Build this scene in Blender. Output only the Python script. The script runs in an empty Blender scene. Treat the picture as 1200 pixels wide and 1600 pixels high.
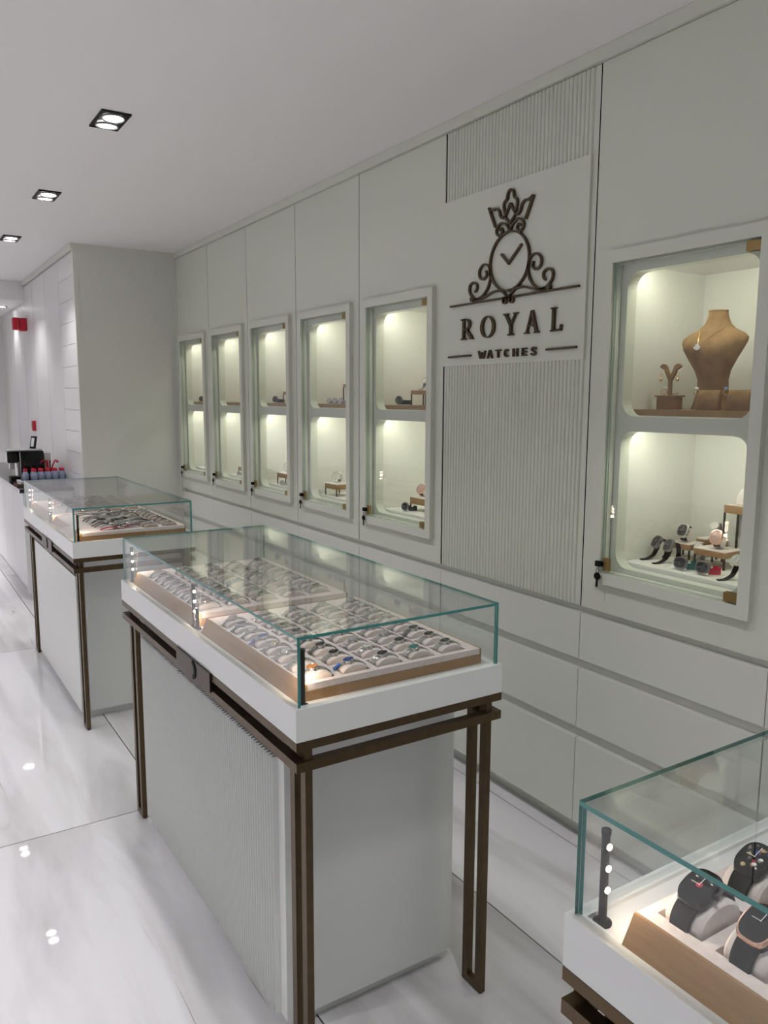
import bpy, bmesh, math, random
from mathutils import Vector, Matrix
random.seed(7)
PI = math.pi
sc = bpy.context.scene
COL = sc.collection

# ------------------------------------------------------------------ camera, world, exposure, lights
def make_camera():
    yaw, pit, rol, d = 0.56573, 0.14252, 0.00428, 2.044
    F = Vector((-math.cos(yaw)*math.cos(pit), math.sin(yaw)*math.cos(pit), -math.sin(pit)))
    R = F.cross(Vector((0, 0, 1))).normalized(); U = R.cross(F)
    c, s = math.cos(rol), math.sin(rol)
    R2 = c*R + s*U; U2 = -s*R + c*U
    cam = bpy.data.cameras.new('camera')
    cam.sensor_fit = 'VERTICAL'; cam.sensor_height = 36; cam.sensor_width = 36
    cam.lens = 1236.43/1600*36; cam.clip_start = 0.02; cam.clip_end = 60
    o = bpy.data.objects.new('camera', cam); COL.objects.link(o)
    M = Matrix((R2, U2, -F)).transposed().to_4x4(); M.translation = Vector((0, -d, 1.6))
    o.matrix_world = M
    sc.camera = o
make_camera()
w = bpy.data.worlds.new('world'); sc.world = w; w.use_nodes = True
w.node_tree.nodes['Background'].inputs[0].default_value = (0.5, 0.5, 0.52, 1)
w.node_tree.nodes['Background'].inputs[1].default_value = 0.05
sc.view_settings.view_transform = 'Standard'; sc.view_settings.look = 'None'
sc.view_settings.gamma = 1.0; sc.view_settings.use_curve_mapping = False
sc.view_settings.exposure = 0.0
sc.cycles.adaptive_threshold = 0.02; sc.cycles.max_bounces = 7; sc.cycles.diffuse_bounces = 4; sc.cycles.glossy_bounces = 3; sc.cycles.transmission_bounces = 4
sc.cycles.transparent_max_bounces = 16; sc.cycles.caustics_reflective = False; sc.cycles.caustics_refractive = False
SPOT_W = 28.0                       # each lamp of a twin downlight
NICHE_W = 0.72                      # led strip in each niche
POST_W = 0.16                       # led post in the glass cases
CEIL = 2.714
LAMP_X = [-7.775, -6.34, -4.905, -3.47, -2.035, -0.6, 0.835]
LAMP_Y = -1.165
def spot(loc, power, angle=96, blend=.55, r=.035, col=(1, .978, .992), aim=(0, 0, -1)):
    l = bpy.data.lights.new('downlight_or_fill_beam', 'SPOT'); l.energy = power; l.color = col
    l.spot_size = math.radians(angle); l.spot_blend = blend; l.shadow_soft_size = r
    o = bpy.data.objects.new('downlight_or_fill_beam', l); COL.objects.link(o); o.location = loc
    o.rotation_euler = Vector(aim).to_track_quat('-Z', 'Y').to_euler()
for lx in LAMP_X:
    for dx in (-.052, .052):
        spot((lx+dx, LAMP_Y, CEIL-.012), SPOT_W, aim=(dx*1.2, 0, -1))
for lx in LAMP_X[1:]:
    spot((lx, -3.35, CEIL-.012), 150.0, r=.07)  # unseen added row, power raised as bounce fill for walls and ceiling
def area(loc, aim, sx, sy, power, col):
    l = bpy.data.lights.new('led_light', 'AREA'); l.shape = 'RECTANGLE'; l.size = sx; l.size_y = sy
    l.energy = power; l.color = col
    o = bpy.data.objects.new('led_light', l); COL.objects.link(o); o.location = loc
    o.rotation_euler = Vector(aim).to_track_quat('-Z', 'Y').to_euler()

# ------------------------------------------------------------------ materials
def new_mat(name):
    m = bpy.data.materials.new(name); m.use_nodes = True
    return m, m.node_tree, m.node_tree.nodes['Principled BSDF']
def plain(name, col, rough=.5, metal=0., spec=.5, noise=0., nscale=20, bump=0., coat=0., sheen=0.):
    m, nt, b = new_mat(name)
    b.inputs['Base Color'].default_value = (*col, 1); b.inputs['Roughness'].default_value = rough
    b.inputs['Metallic'].default_value = metal; b.inputs['Specular IOR Level'].default_value = spec
    b.inputs['Coat Weight'].default_value = coat
    b.inputs['Sheen Weight'].default_value = sheen
    if noise or bump:
        tc = nt.nodes.new('ShaderNodeTexCoord'); n = nt.nodes.new('ShaderNodeTexNoise')
        n.inputs['Scale'].default_value = nscale; n.inputs['Detail'].default_value = 4
        nt.links.new(tc.outputs['Object'], n.inputs['Vector'])
        if noise:
            r = nt.nodes.new('ShaderNodeValToRGB')
            r.color_ramp.elements[0].position = .3; r.color_ramp.elements[1].position = .7
            r.color_ramp.elements[0].color = (*[c*(1-noise) for c in col], 1)
            r.color_ramp.elements[1].color = (*[min(1, c*(1+noise)) for c in col], 1)
            nt.links.new(n.outputs['Fac'], r.inputs['Fac']); nt.links.new(r.outputs['Color'], b.inputs['Base Color'])
        if bump:
            bp = nt.nodes.new('ShaderNodeBump'); bp.inputs['Strength'].default_value = bump; bp.inputs['Distance'].default_value = .002
            nt.links.new(n.outputs['Fac'], bp.inputs['Height']); nt.links.new(bp.outputs['Normal'], b.inputs['Normal'])
    return m
def emit(name, col, strength):
    m = bpy.data.materials.new(name); m.use_nodes = True; nt = m.node_tree; nt.nodes.clear()
    e = nt.nodes.new('ShaderNodeEmission'); e.inputs[0].default_value = (*col, 1); e.inputs[1].default_value = strength
    o = nt.nodes.new('ShaderNodeOutputMaterial'); nt.links.new(e.outputs[0], o.inputs[0])
    m.cycles.emission_sampling = 'NONE'      # the lamp beside each lens carries its light
    return m
def glass(name, tint, refl=1.0):
    m = bpy.data.materials.new(name); m.use_nodes = True; nt = m.node_tree; nt.nodes.clear()
    t = nt.nodes.new('ShaderNodeBsdfTransparent'); t.inputs[0].default_value = (*tint, 1)
    g = nt.nodes.new('ShaderNodeBsdfGlossy'); g.inputs['Roughness'].default_value = 0.0
    f = nt.nodes.new('ShaderNodeFresnel'); f.inputs['IOR'].default_value = 1.52
    ge = nt.nodes.new('ShaderNodeNewGeometry')
    inv = nt.nodes.new('ShaderNodeMath'); inv.operation = 'SUBTRACT'; inv.inputs[0].default_value = 1
    mul = nt.nodes.new('ShaderNodeMath'); mul.operation = 'MULTIPLY'
    mu2 = nt.nodes.new('ShaderNodeMath'); mu2.operation = 'MULTIPLY'; mu2.inputs[1].default_value = refl; mu2.use_clamp = True
    mx = nt.nodes.new('ShaderNodeMixShader'); o = nt.nodes.new('ShaderNodeOutputMaterial')
    # index of refraction inverted on the inner side of each face, so both faces of a pane reflect alike
    mul.inputs[1].default_value = 1/1.52-1.52
    inv.operation = 'ADD'; inv.inputs[0].default_value = 1.52
    nt.links.new(ge.outputs['Backfacing'], mul.inputs[0]); nt.links.new(mul.outputs[0], inv.inputs[1])
    nt.links.new(inv.outputs[0], f.inputs['IOR']); nt.links.new(f.outputs[0], mu2.inputs[0])
    nt.links.new(mu2.outputs[0], mx.inputs[0]); nt.links.new(t.outputs[0], mx.inputs[1]); nt.links.new(g.outputs[0], mx.inputs[2])
    nt.links.new(mx.outputs[0], o.inputs[0])
    return m
def marble():
    m, nt, b = new_mat('white_marble')
    N = nt.nodes.new; L = nt.links.new
    tc = N('ShaderNodeTexCoord'); oi = N('ShaderNodeObjectInfo')
    off = N('ShaderNodeVectorMath'); off.operation = 'SCALE'; off.inputs[0].default_value = (7.3, 4.1, 3.7)
    L(oi.outputs['Random'], off.inputs['Scale'])
    add = N('ShaderNodeVectorMath'); add.operation = 'ADD'
    L(tc.outputs['Object'], add.inputs[0]); L(off.outputs[0], add.inputs[1])
    mp = N('ShaderNodeMapping'); mp.inputs['Rotation'].default_value = (0, 0, math.radians(-14)); mp.inputs['Scale'].default_value = (.55, 3.2, 1)
    L(add.outputs[0], mp.inputs['Vector'])
    n1 = N('ShaderNodeTexNoise'); n1.inputs['Scale'].default_value = 1.5; n1.inputs['Detail'].default_value = 6; n1.inputs['Distortion'].default_value = .6
    L(mp.outputs[0], n1.inputs['Vector'])
    r1 = N('ShaderNodeValToRGB'); e = r1.color_ramp.elements
    e[0].position = .34; e[0].color = (.60, .59, .60, 1); e[1].position = .56; e[1].color = (.81, .805, .825, 1)
    L(n1.outputs['Fac'], r1.inputs['Fac'])
    mp2 = N('ShaderNodeMapping'); mp2.inputs['Rotation'].default_value = (0, 0, math.radians(-20)); mp2.inputs['Scale'].default_value = (.22, 2.3, 1)
    L(add.outputs[0], mp2.inputs['Vector'])
    n2 = N('ShaderNodeTexNoise'); n2.inputs['Scale'].default_value = 1.3; n2.inputs['Detail'].default_value = 3; n2.inputs['Distortion'].default_value = .05
    L(mp2.outputs[0], n2.inputs['Vector'])
    ab = N('ShaderNodeMath'); ab.operation = 'SUBTRACT'; ab.inputs[1].default_value = .5; L(n2.outputs['Fac'], ab.inputs[0])
    ab2 = N('ShaderNodeMath'); ab2.operation = 'ABSOLUTE'; L(ab.outputs[0], ab2.inputs[0])
    r2 = N('ShaderNodeValToRGB'); e = r2.color_ramp.elements
    e[0].position = .0; e[0].color = (1, 1, 1, 1); e[1].position = .0035; e[1].color = (0, 0, 0, 1)
    L(ab2.outputs[0], r2.inputs['Fac'])
    n3 = N('ShaderNodeTexNoise'); n3.inputs['Scale'].default_value = 3.1; L(add.outputs[0], n3.inputs['Vector'])
    r3 = N('ShaderNodeValToRGB'); r3.color_ramp.elements[0].position = .50; r3.color_ramp.elements[1].position = .70
    L(n3.outputs['Fac'], r3.inputs['Fac'])
    mk = N('ShaderNodeMath'); mk.operation = 'MULTIPLY'; L(r2.outputs['Color'], mk.inputs[0]); L(r3.outputs['Color'], mk.inputs[1])
    mix = N('ShaderNodeMixRGB'); mix.inputs['Color2'].default_value = (.26, .24, .235, 1)
    L(mk.outputs[0], mix.inputs['Fac']); L(r1.outputs['Color'], mix.inputs['Color1'])
    L(mix.outputs[0], b.inputs['Base Color'])
    b.inputs['Roughness'].default_value = .03; b.inputs['Specular IOR Level'].default_value = .5
    return m
def veneer():
    m, nt, b = new_mat('brown_veneer'); N = nt.nodes.new; L = nt.links.new
    tc = N('ShaderNodeTexCoord'); mp = N('ShaderNodeMapping'); mp.inputs['Scale'].default_value = (6, 60, 60)
    L(tc.outputs['Object'], mp.inputs['Vector'])
    n = N('ShaderNodeTexNoise'); n.inputs['Scale'].default_value = 2; n.inputs['Detail'].default_value = 5; L(mp.outputs[0], n.inputs['Vector'])
    r = N('ShaderNodeValToRGB'); e = r.color_ramp.elements
    e[0].position = .3; e[0].color = (.33, .185, .078, 1); e[1].position = .7; e[1].color = (.41, .24, .108, 1)
    L(n.outputs['Fac'], r.inputs['Fac']); L(r.outputs['Color'], b.inputs['Base Color'])
    b.inputs['Roughness'].default_value = .38
    return m
M = dict(
    lacquer=plain('cabinet_lacquer', (.715, .74, .65), .30, spec=.45),
    drawer=plain('drawer_lacquer', (.74, .755, .695), .30, spec=.45),
    niche=plain('niche_lacquer', (.84, .84, .80), .45),
    body=plain('counter_lacquer', (.77, .79, .765), .32),
    rim=plain('counter_rim_lacquer', (.88, .905, .89), .28),
    deck=plain('case_deck_white', (.85, .85, .85), .35),
    ceil=plain('ceiling_paint', (.90, .885, .885), .9, spec=.1),
    wall=plain('wall_paint', (.80, .785, .80), .7, spec=.2),
    pillar=plain('pillar_lacquer', (.74, .74, .69), .4, spec=.3),
    panel=plain('panel_lacquer', (.78, .775, .77), .35),
    marble=marble(),
    grout=plain('grout', (.05, .04, .035), .9),
    bronze=plain('bronze_metal', (.115, .078, .042), .36, metal=.8, noise=.12, nscale=40),
    bronze_dark=plain('dark_bronze', (.075, .055, .04), .35, metal=.8),
    sign=plain('sign_bronze', (.10, .072, .042), .38, metal=.65),
    brass=plain('brass', (.36, .25, .10), .35, metal=.85),
    veneer=veneer(),
    suede=plain('pink_suede', (.79, .69, .655), .95, spec=.05, noise=.07, nscale=90, bump=.15, sheen=.25),
    cushion=plain('cream_suede', (.84, .76, .72), .9, spec=.05, noise=.05, nscale=120, sheen=.25),
    taupe=plain('taupe_suede', (.56, .445, .375), .95, spec=.05, noise=.06, nscale=90, sheen=.2),
    tan=plain('tan_suede', (.31, .195, .10), .95, spec=.05, noise=.2, nscale=26, bump=.2),
    board=plain('shelf_board', (.34, .21, .10), .5, noise=.1, nscale=30),
    steel=plain('steel', (.62, .61, .60), .22, metal=1),
    darksteel=plain('dark_steel', (.26, .26, .27), .28, metal=1),
    gold=plain('gold', (.80, .55, .26), .25, metal=1),
    rose=plain('rose_gold', (.80, .50, .38), .25, metal=1),
    black=plain('black_rubber', (.006, .006, .007), .6, spec=.15),
    gloss=plain('black_gloss', (.004, .004, .005), .10, spec=.4),
    post=plain('black_metal', (.007, .007, .008), .45, spec=.2),
    red=plain('red_plastic', (.55, .012, .035), .4),
    redstrap=plain('red_strap', (.45, .01, .05), .6),
    teal=plain('teal_strap', (.015, .13, .13), .6),
    blue=plain('blue_strap', (.02, .12, .45), .5),
    brown=plain('brown_strap', (.10, .05, .035), .6),
    greystrap=plain('grey_strap', (.23, .215, .21), .6),
    white=plain('white_plastic', (.82, .82, .82), .5),
    tag=plain('paper_tag', (.86, .85, .84), .7),
    silver=plain('silver_plastic', (.55, .55, .56), .3, metal=.7),
    glass=glass('clear_glass', (.975, .989, .984), .9),
    doorglass=glass('door_glass', (.975, .988, .98), .8),
    edge=plain('glass_edge', (.06, .28, .26), .12, spec=.6),
    edgelite=plain('door_glass_edge', (.42, .56, .50), .15),
    bottle=plain('bottle_plastic', (.30, .36, .48), .12),
    lamp=emit('lamp_lens', (1, .98, .97), 14),
    led=emit('led_warm', (1, .80, .58), 30),
    strip=emit('niche_led', (1, 1, .80), 7),
    seam_shade=plain('seam_shade_black', (.006, .006, .006), .9, spec=0.),  # near-black colour standing for the shade inside door seams
    granite=plain('black_granite', (.02, .02, .021), .12),
)
def dialmat(name, c, metal=0.3): return plain(name, c, .25, metal=metal)
D = dict(white=dialmat('dial_white', (.75, .74, .72)), black=plain('dial_black', (.008, .008, .010), .07),
         blue=dialmat('dial_blue', (.02, .07, .30)), silver=dialmat('dial_silver', (.5, .5, .5)),
         green=dialmat('dial_green', (.02, .22, .19)), cream=dialmat('dial_champagne', (.70, .55, .30)),
         orange=dialmat('dial_orange', (.85, .32, .06)), grey=dialmat('dial_grey', (.05, .05, .055)),
         rose=dialmat('dial_rose', (.55, .36, .31)))

# ------------------------------------------------------------------ mesh helpers
class MB:
    def __init__(s): s.bm = bmesh.new()
    def box(s, x0, x1, y0, y1, z0, z1):
        v = [s.bm.verts.new(p) for p in ((x0,y0,z0),(x1,y0,z0),(x1,y1,z0),(x0,y1,z0),(x0,y0,z1),(x1,y0,z1),(x1,y1,z1),(x0,y1,z1))]
        for f in ((0,3,2,1),(4,5,6,7),(0,1,5,4),(1,2,6,5),(2,3,7,6),(3,0,4,7)): s.bm.faces.new([v[i] for i in f])
        return s
    def prism(s, poly, axis, a, b):
        """poly: 2d points; extruded along axis from a to b (x: (y,z), y: (x,z), z: (x,y))"""
        def P(p, t): return {'x': (t, p[0], p[1]), 'y': (p[0], t, p[1]), 'z': (p[0], p[1], t)}[axis]
        A = [s.bm.verts.new(P(p, a)) for p in poly]; B = [s.bm.verts.new(P(p, b)) for p in poly]
        n = len(poly); fs = [s.bm.faces.new(A[::-1]), s.bm.faces.new(B)]
        for i in range(n): fs.append(s.bm.faces.new((A[i], A[(i+1) % n], B[(i+1) % n], B[i])))
        return s
    def lathe(s, prof, n=24, c=(0, 0, 0), cap=True):
        rings = []
        for r, z in prof:
            rings.append([s.bm.verts.new((c[0]+r*math.cos(2*PI*i/n), c[1]+r*math.sin(2*PI*i/n), c[2]+z)) for i in range(n)])
        for a, b in zip(rings, rings[1:]):
            for i in range(n): s.bm.faces.new((a[i], a[(i+1) % n], b[(i+1) % n], b[i]))
        if cap: s.bm.faces.new(rings[0][::-1]); s.bm.faces.new(rings[-1])
        return s
    def cyl(s, c, r, h, n=20, axis='z'):
        k = MB(); k.lathe([(r, 0), (r, h)], n)
        R = {'z': Matrix(), 'x': Matrix.Rotation(PI/2, 4, 'Y'), 'y': Matrix.Rotation(-PI/2, 4, 'X')}[axis]
        return s.merge(k, Matrix.Translation(c) @ R)
    def merge(s, k, T=Matrix()):
        me = bpy.data.meshes.new('tmp'); k.bm.to_mesh(me); me.transform(T); s.bm.from_mesh(me); bpy.data.meshes.remove(me); k.bm.free()
        return s
    def tube(s, pts, r, n=8, closed=False):
        pts = [Vector(p) for p in pts]; N = len(pts); rings = []; up = None
        for i, p in enumerate(pts):
            a = pts[(i-1) % N] if closed or i else p; b = pts[(i+1) % N] if closed or i < N-1 else p
            t = (b-a).normalized()
            if up is None: up = Vector((0, 0, 1)) if abs(t.z) < .9 else Vector((1, 0, 0))
            x = t.cross(up).normalized(); up = x.cross(t).normalized()
            rr = r[i] if isinstance(r, (list, tuple)) else r
            rings.append([s.bm.verts.new(p + rr*(math.cos(2*PI*k/n)*x + math.sin(2*PI*k/n)*up)) for k in range(n)])
        prs = list(zip(rings, rings[1:])) + ([(rings[-1], rings[0])] if closed else [])
        for a, b in prs:
            for k in range(n): s.bm.faces.new((a[k], a[(k+1) % n], b[(k+1) % n], b[k]))
        if not closed: s.bm.faces.new(rings[0][::-1]); s.bm.faces.new(rings[-1])
        return s
    def ribbon(s, pts, wd, y0, y1, closed=False):
        """flat bar following 2d (x,z) points, width wd, extruded y0..y1"""
        P = [Vector(p) for p in pts]; N = len(P); Lf = []; Rt = []
        for i, p in enumerate(P):
            a = P[(i-1) % N] if closed or i else p; b = P[(i+1) % N] if closed or i < N-1 else p
            t = (b-a); t = t.normalized() if t.length else Vector((1, 0)); nn = Vector((-t.y, t.x))
            k = wd[i] if isinstance(wd, (list, tuple)) else wd
            Lf.append(p+nn*k/2); Rt.append(p-nn*k/2)
        q = [[s.bm.verts.new((v.x, y, v.y)) for v in side] for side in (Lf, Rt) for y in (y0, y1)]
        idx = range(N if closed else N-1)
        for i in idx:
            j = (i+1) % N
            l0, l1, r0, r1 = q
            s.bm.faces.new((l0[i], l0[j], r0[j], r0[i])); s.bm.faces.new((l1[j], l1[i], r1[i], r1[j]))
            s.bm.faces.new((l1[i], l1[j], l0[j], l0[i])); s.bm.faces.new((r0[i], r0[j], r1[j], r1[i]))
        if not closed:
            for i in (0, N-1):
                f = (q[0][i], q[2][i], q[3][i], q[1][i]); s.bm.faces.new(f if i == 0 else f[::-1])
        return s
    def stack(s, outline, loops, cap=False, base=False, bend=0.):
        rings = []
        for k, z in loops:
            rings.append([s.bm.verts.new((x*k, y*k, z-bend*(y*k)**2)) for x, y in outline])
        n = len(outline)
        for a, b in zip(rings, rings[1:]):
            for i in range(n): s.bm.faces.new((a[i], a[(i+1) % n], b[(i+1) % n], b[i]))
        if base: s.bm.faces.new(rings[0][::-1])
        if cap:
            c = s.bm.verts.new((0, 0, loops[-1][1]))
            for i in range(n): s.bm.faces.new((rings[-1][i], rings[-1][(i+1) % n], c))
        return s
    def mesh(s, name, mat, smooth=False, bevel=0., recalc=True):
        if recalc: bmesh.ops.recalc_face_normals(s.bm, faces=s.bm.faces)
        if bevel:
            es = [e for e in s.bm.edges if len(e.link_faces) == 2 and e.calc_face_angle(0) > .5]
            bmesh.ops.bevel(s.bm, geom=es, offset=bevel, segments=2, affect='EDGES', profile=.5)
        me = bpy.data.meshes.new(name); s.bm.to_mesh(me); s.bm.free()
        for m in (mat if isinstance(mat, (list, tuple)) else [mat]): me.materials.append(m)
        if smooth:
            for p in me.polygons: p.use_smooth = True
            if smooth == 'auto':
                try: me.set_sharp_from_angle(angle=math.radians(35))
                except Exception: pass
        return me
    def build(s, name, mat, parent=None, loc=None, **k):
        return link(name, s.mesh(name, mat, **k), parent, loc)
def link(name, me, parent=None, loc=None):
    o = bpy.data.objects.new(name, me); COL.objects.link(o)
    if parent: o.parent = parent
    if loc: o.location = loc
    return o
def tag(o, label=None, cat=None, group=None, kind=None):
    if label: o['label'] = label
    if cat: o['category'] = cat
    if group: o['group'] = group
    if kind: o['kind'] = kind
    return o
def empty(name, loc=(0, 0, 0), label=None, cat=None, group=None, rz=0):
    o = bpy.data.objects.new(name, None); COL.objects.link(o); o.location = loc; o.rotation_euler = (0, 0, rz)
    o.empty_display_size = .02
    return tag(o, label, cat, group)
def copy_tree(o, parent=None):
    c = o.copy(); COL.objects.link(c)
    if parent: c.parent = parent
    for ch in list(o.children): copy_tree(ch, c)
    return c
def place(proto, used, loc, rot=(0, 0, 0), label=None, group=None, scale=None):
    """first use moves the prototype itself, later ones copy it"""
    o = proto if proto.name not in used else copy_tree(proto)
    used.add(proto.name); o.location = loc; o.rotation_euler = rot
    if scale: o.scale = (scale,)*3
    if label: o['label'] = label
    if group: o['group'] = group
    return o
USED = set()
def box(name, mat, parent, x0, x1, y0, y1, z0, z1, bevel=0.):
    return MB().box(x0, x1, y0, y1, z0, z1).build(name, mat, parent, bevel=bevel)
def rrect(x0, x1, z0, z1, r, n=6):
    pts = []
    for cx, cz, a in ((x1-r, z1-r, 0), (x0+r, z1-r, 90), (x0+r, z0+r, 180), (x1-r, z0+r, 270)):
        for i in range(n+1):
            t = math.radians(a+90*i/n); pts.append((cx+r*math.cos(t), cz+r*math.sin(t)))
    return pts
def plate(name, mat, parent, outer, holes, y0, y1, smooth=False):
    """plate in the xz plane with holes, between y0 and y1"""
    cu = bpy.data.curves.new('plate', 'CURVE'); cu.dimensions = '2D'; cu.fill_mode = 'BOTH'; cu.extrude = abs(y1-y0)/2
    for lp in [outer]+holes:
        sp = cu.splines.new('POLY'); sp.points.add(len(lp)-1); sp.use_cyclic_u = True
        for p, q in zip(sp.points, lp): p.co = (q[0], q[1], 0, 1)
    ob = bpy.data.objects.new('plate', cu); COL.objects.link(ob)
    dg = bpy.context.evaluated_depsgraph_get(); me = bpy.data.meshes.new_from_object(ob.evaluated_get(dg))
    bpy.data.objects.remove(ob); bpy.data.curves.remove(cu)
    ym = (y0+y1)/2
    for v in me.vertices: x, y, z = v.co; v.co = (x, ym+z, y)
    bm = bmesh.new(); bm.from_mesh(me); bmesh.ops.remove_doubles(bm, verts=bm.verts, dist=1e-5)
    bmesh.ops.recalc_face_normals(bm, faces=bm.faces); bm.to_mesh(me); bm.free()
    me.name = name; me.materials.clear(); me.materials.append(mat)
    for p in me.polygons: p.material_index = 0; p.use_smooth = False
    return link(name, me, parent)
def rect(x0, x1, z0, z1): return [(x0, z0), (x1, z0), (x1, z1), (x0, z1)]
def spline(pts, n=6, closed=False):
    P = [Vector(p) for p in pts]; N = len(P); out = []
    g = (lambda i: P[i % N]) if closed else (lambda i: P[max(0, min(N-1, i))])
    for i in range(N if closed else N-1):
        a, b, c, d = g(i-1), g(i), g(i+1), g(i+2)
        for k in range(n):
            t = k/n
            out.append(.5*((2*b)+(c-a)*t+(2*a-5*b+4*c-d)*t*t+(3*b-a-3*c+d)*t**3))
    if not closed: out.append(P[-1])
    return out
ORD = ['first', 'second', 'third', 'fourth', 'fifth', 'sixth', 'seventh', 'eighth', 'ninth', 'tenth']

# ------------------------------------------------------------------ room shell
XF, XB, YL, YR = -10.4, 2.6, -4.6, .46
fl = tag(MB().box(XF, XB, YL, YR, -.08, -.004).build('floor', M['grout']), kind='structure')
xs = [XF, -10.16, -7.76, -5.36, -2.96, -.56, 1.84, XB]; ys = [YL, -3.915, -3.233, -2.8, -2.08, -1.187, -.505, -.027, YR]
g = .0024
for i in range(len(xs)-1):
    for j in range(len(ys)-1):
        box('tile', M['marble'], fl, xs[i]+g, xs[i+1]-g, ys[j]+g, ys[j+1]-g, -.004, 0)
tag(MB().box(-8.6, XB, YL, YR, CEIL, CEIL+.1).build('ceiling', M['ceil']), kind='structure')
tag(MB().box(XF, -8.6, YL, YR, 2.53, CEIL+.1).build('ceiling_far', M['ceil']), kind='structure')
tag(MB().box(XF-.1, XF, YL, YR, 0, 2.8).build('wall_far', M['wall']), kind='structure')
tag(MB().box(XB, XB+.1, YL, YR, 0, 2.8).build('wall_back', M['wall']), kind='structure')
tag(MB().box(XF, XB, YL-.1, YL, 0, 2.8).build('wall_left', M['wall']), kind='structure')
tag(MB().box(XF, XB, YR, YR+.1, 0, 2.8).build('wall_right', M['wall']), kind='structure')
# pillar block at the far end of the display wall, its left face lined with panels
PX, PY = -6.28, -.76
wp = tag(MB().box(XF, PX, PY+.012, YR, 0, CEIL).build('wall_pillar', M['pillar']), kind='structure')
box('corner_post', M['pillar'], wp, PX-.05, PX+.004, PY-.003, PY+.03, 0, CEIL-.045)
for k in range(16):                                            # stacked panels beside the corner
    z1 = 2.66-.1655*k; z0 = max(z1-.1655, .01)
    box('panel', M['panel'], wp, -6.87, PX-.053, PY, PY+.02, z0+.003, z1)
for x0, x1 in ((-7.505, -6.875), (-8.15, -7.51), (-8.76, -8.155), (-9.4, -8.765), (-10.0, -9.405)):
    box('panel', M['panel'], wp, x0+.004, x1, PY, PY+.02, .01, 2.66 if x0 > -8.8 else 2.50)
tag(MB().box(-8.6, PX+.008, PY-.02, PY+.03, CEIL-.045, CEIL-.001).build('trim_2', M['pillar']), kind='structure')
tag(MB().box(PX+.002, XB, -.015, YR-.01, 2.671, CEIL-.001).build('trim_1', M['lacquer']), kind='structure')
tag(MB().box(PX, PX+.018, -.012, .05, 0.0, 2.671).build('trim_3', M['lacquer']), kind='structure')

# ------------------------------------------------------------------ twin downlights
def make_downlight():
    o = empty('downlight', label='x', cat='downlight', group='square twin downlights in the ceiling')
    mb = MB()
    lx, ly = .112, .058
    mb.box(-lx, lx, -ly, -ly+.006, -.006, .0); mb.box(-lx, lx, ly-.006, ly, -.006, 0)
    mb.box(-lx, -lx+.006, -ly+.006, ly-.006, -.006, 0); mb.box(lx-.006, lx, -ly+.006, ly-.006, -.006, 0)
    mb.build('trim_frame', M['post'], o)
    box('housing', M['post'], o, -lx+.006, lx-.006, -ly+.006, ly-.006, -.003, 0)
    for sx in (-1, 1):
        r = MB(); n = 28
        prof = [(.0425, -.002), (.0455, -.006), (.0445, -.0105), (.041, -.0105), (.0385, -.005)]
        r.lathe(prof, n, cap=False)
        rg = r.build('lamp_ring', M['silver'], o, (sx*.052, 0, -.003), smooth=True); rg.rotation_euler = (0, -sx*.05, 0)
        MB().lathe([(.0005, -.0072), (.036, -.0072), (.0385, -.0055)], 28).build('lens', M['lamp'], rg)
    return o
dl = make_downlight()
txt = {-7.775: 'farthest twin downlight of the row, near the far bulkhead', -6.34: 'small twin downlight at the left edge of the photo, beside the pillar',
       -4.905: 'middle one of the three square black twin downlights in view', -3.47: 'largest square black twin downlight, nearest in view on the ceiling',
       -2.035: 'twin downlight above the middle display counter', -.6: 'twin downlight above the nearest display counter', .835: 'twin downlight behind the viewpoint in the counter row'}
for lx in LAMP_X:
    place(dl, USED, (lx, LAMP_Y, CEIL-.0005), label=txt[lx])
for i, lx in enumerate(LAMP_X[1:]):
    place(dl, USED, (lx, -3.35, CEIL-.0005), label='unseen added twin downlight on the other side of the shop, %s along its row' % ORD[i])
rl = empty('recessed_lamp', (-9.25, -.9, 2.529), 'single round recessed lamp under the far bulkhead', 'downlight')
MB().lathe([(.07, 0), (.075, -.006), (.06, -.006), (.055, -.001)], 28, cap=False).build('lamp_ring', M['post'], rl, smooth=True)
MB().lathe([(.0005, -.004), (.056, -.004), (.056, -.001)], 28).build('lens', M['lamp'], rl)
spot((-9.25, -.9, 2.51), 12, r=.05); spot((-9.4, -2.2, 2.51), 230, r=.05)  # last spot is an added fill for the far wall, without a fixture

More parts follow.
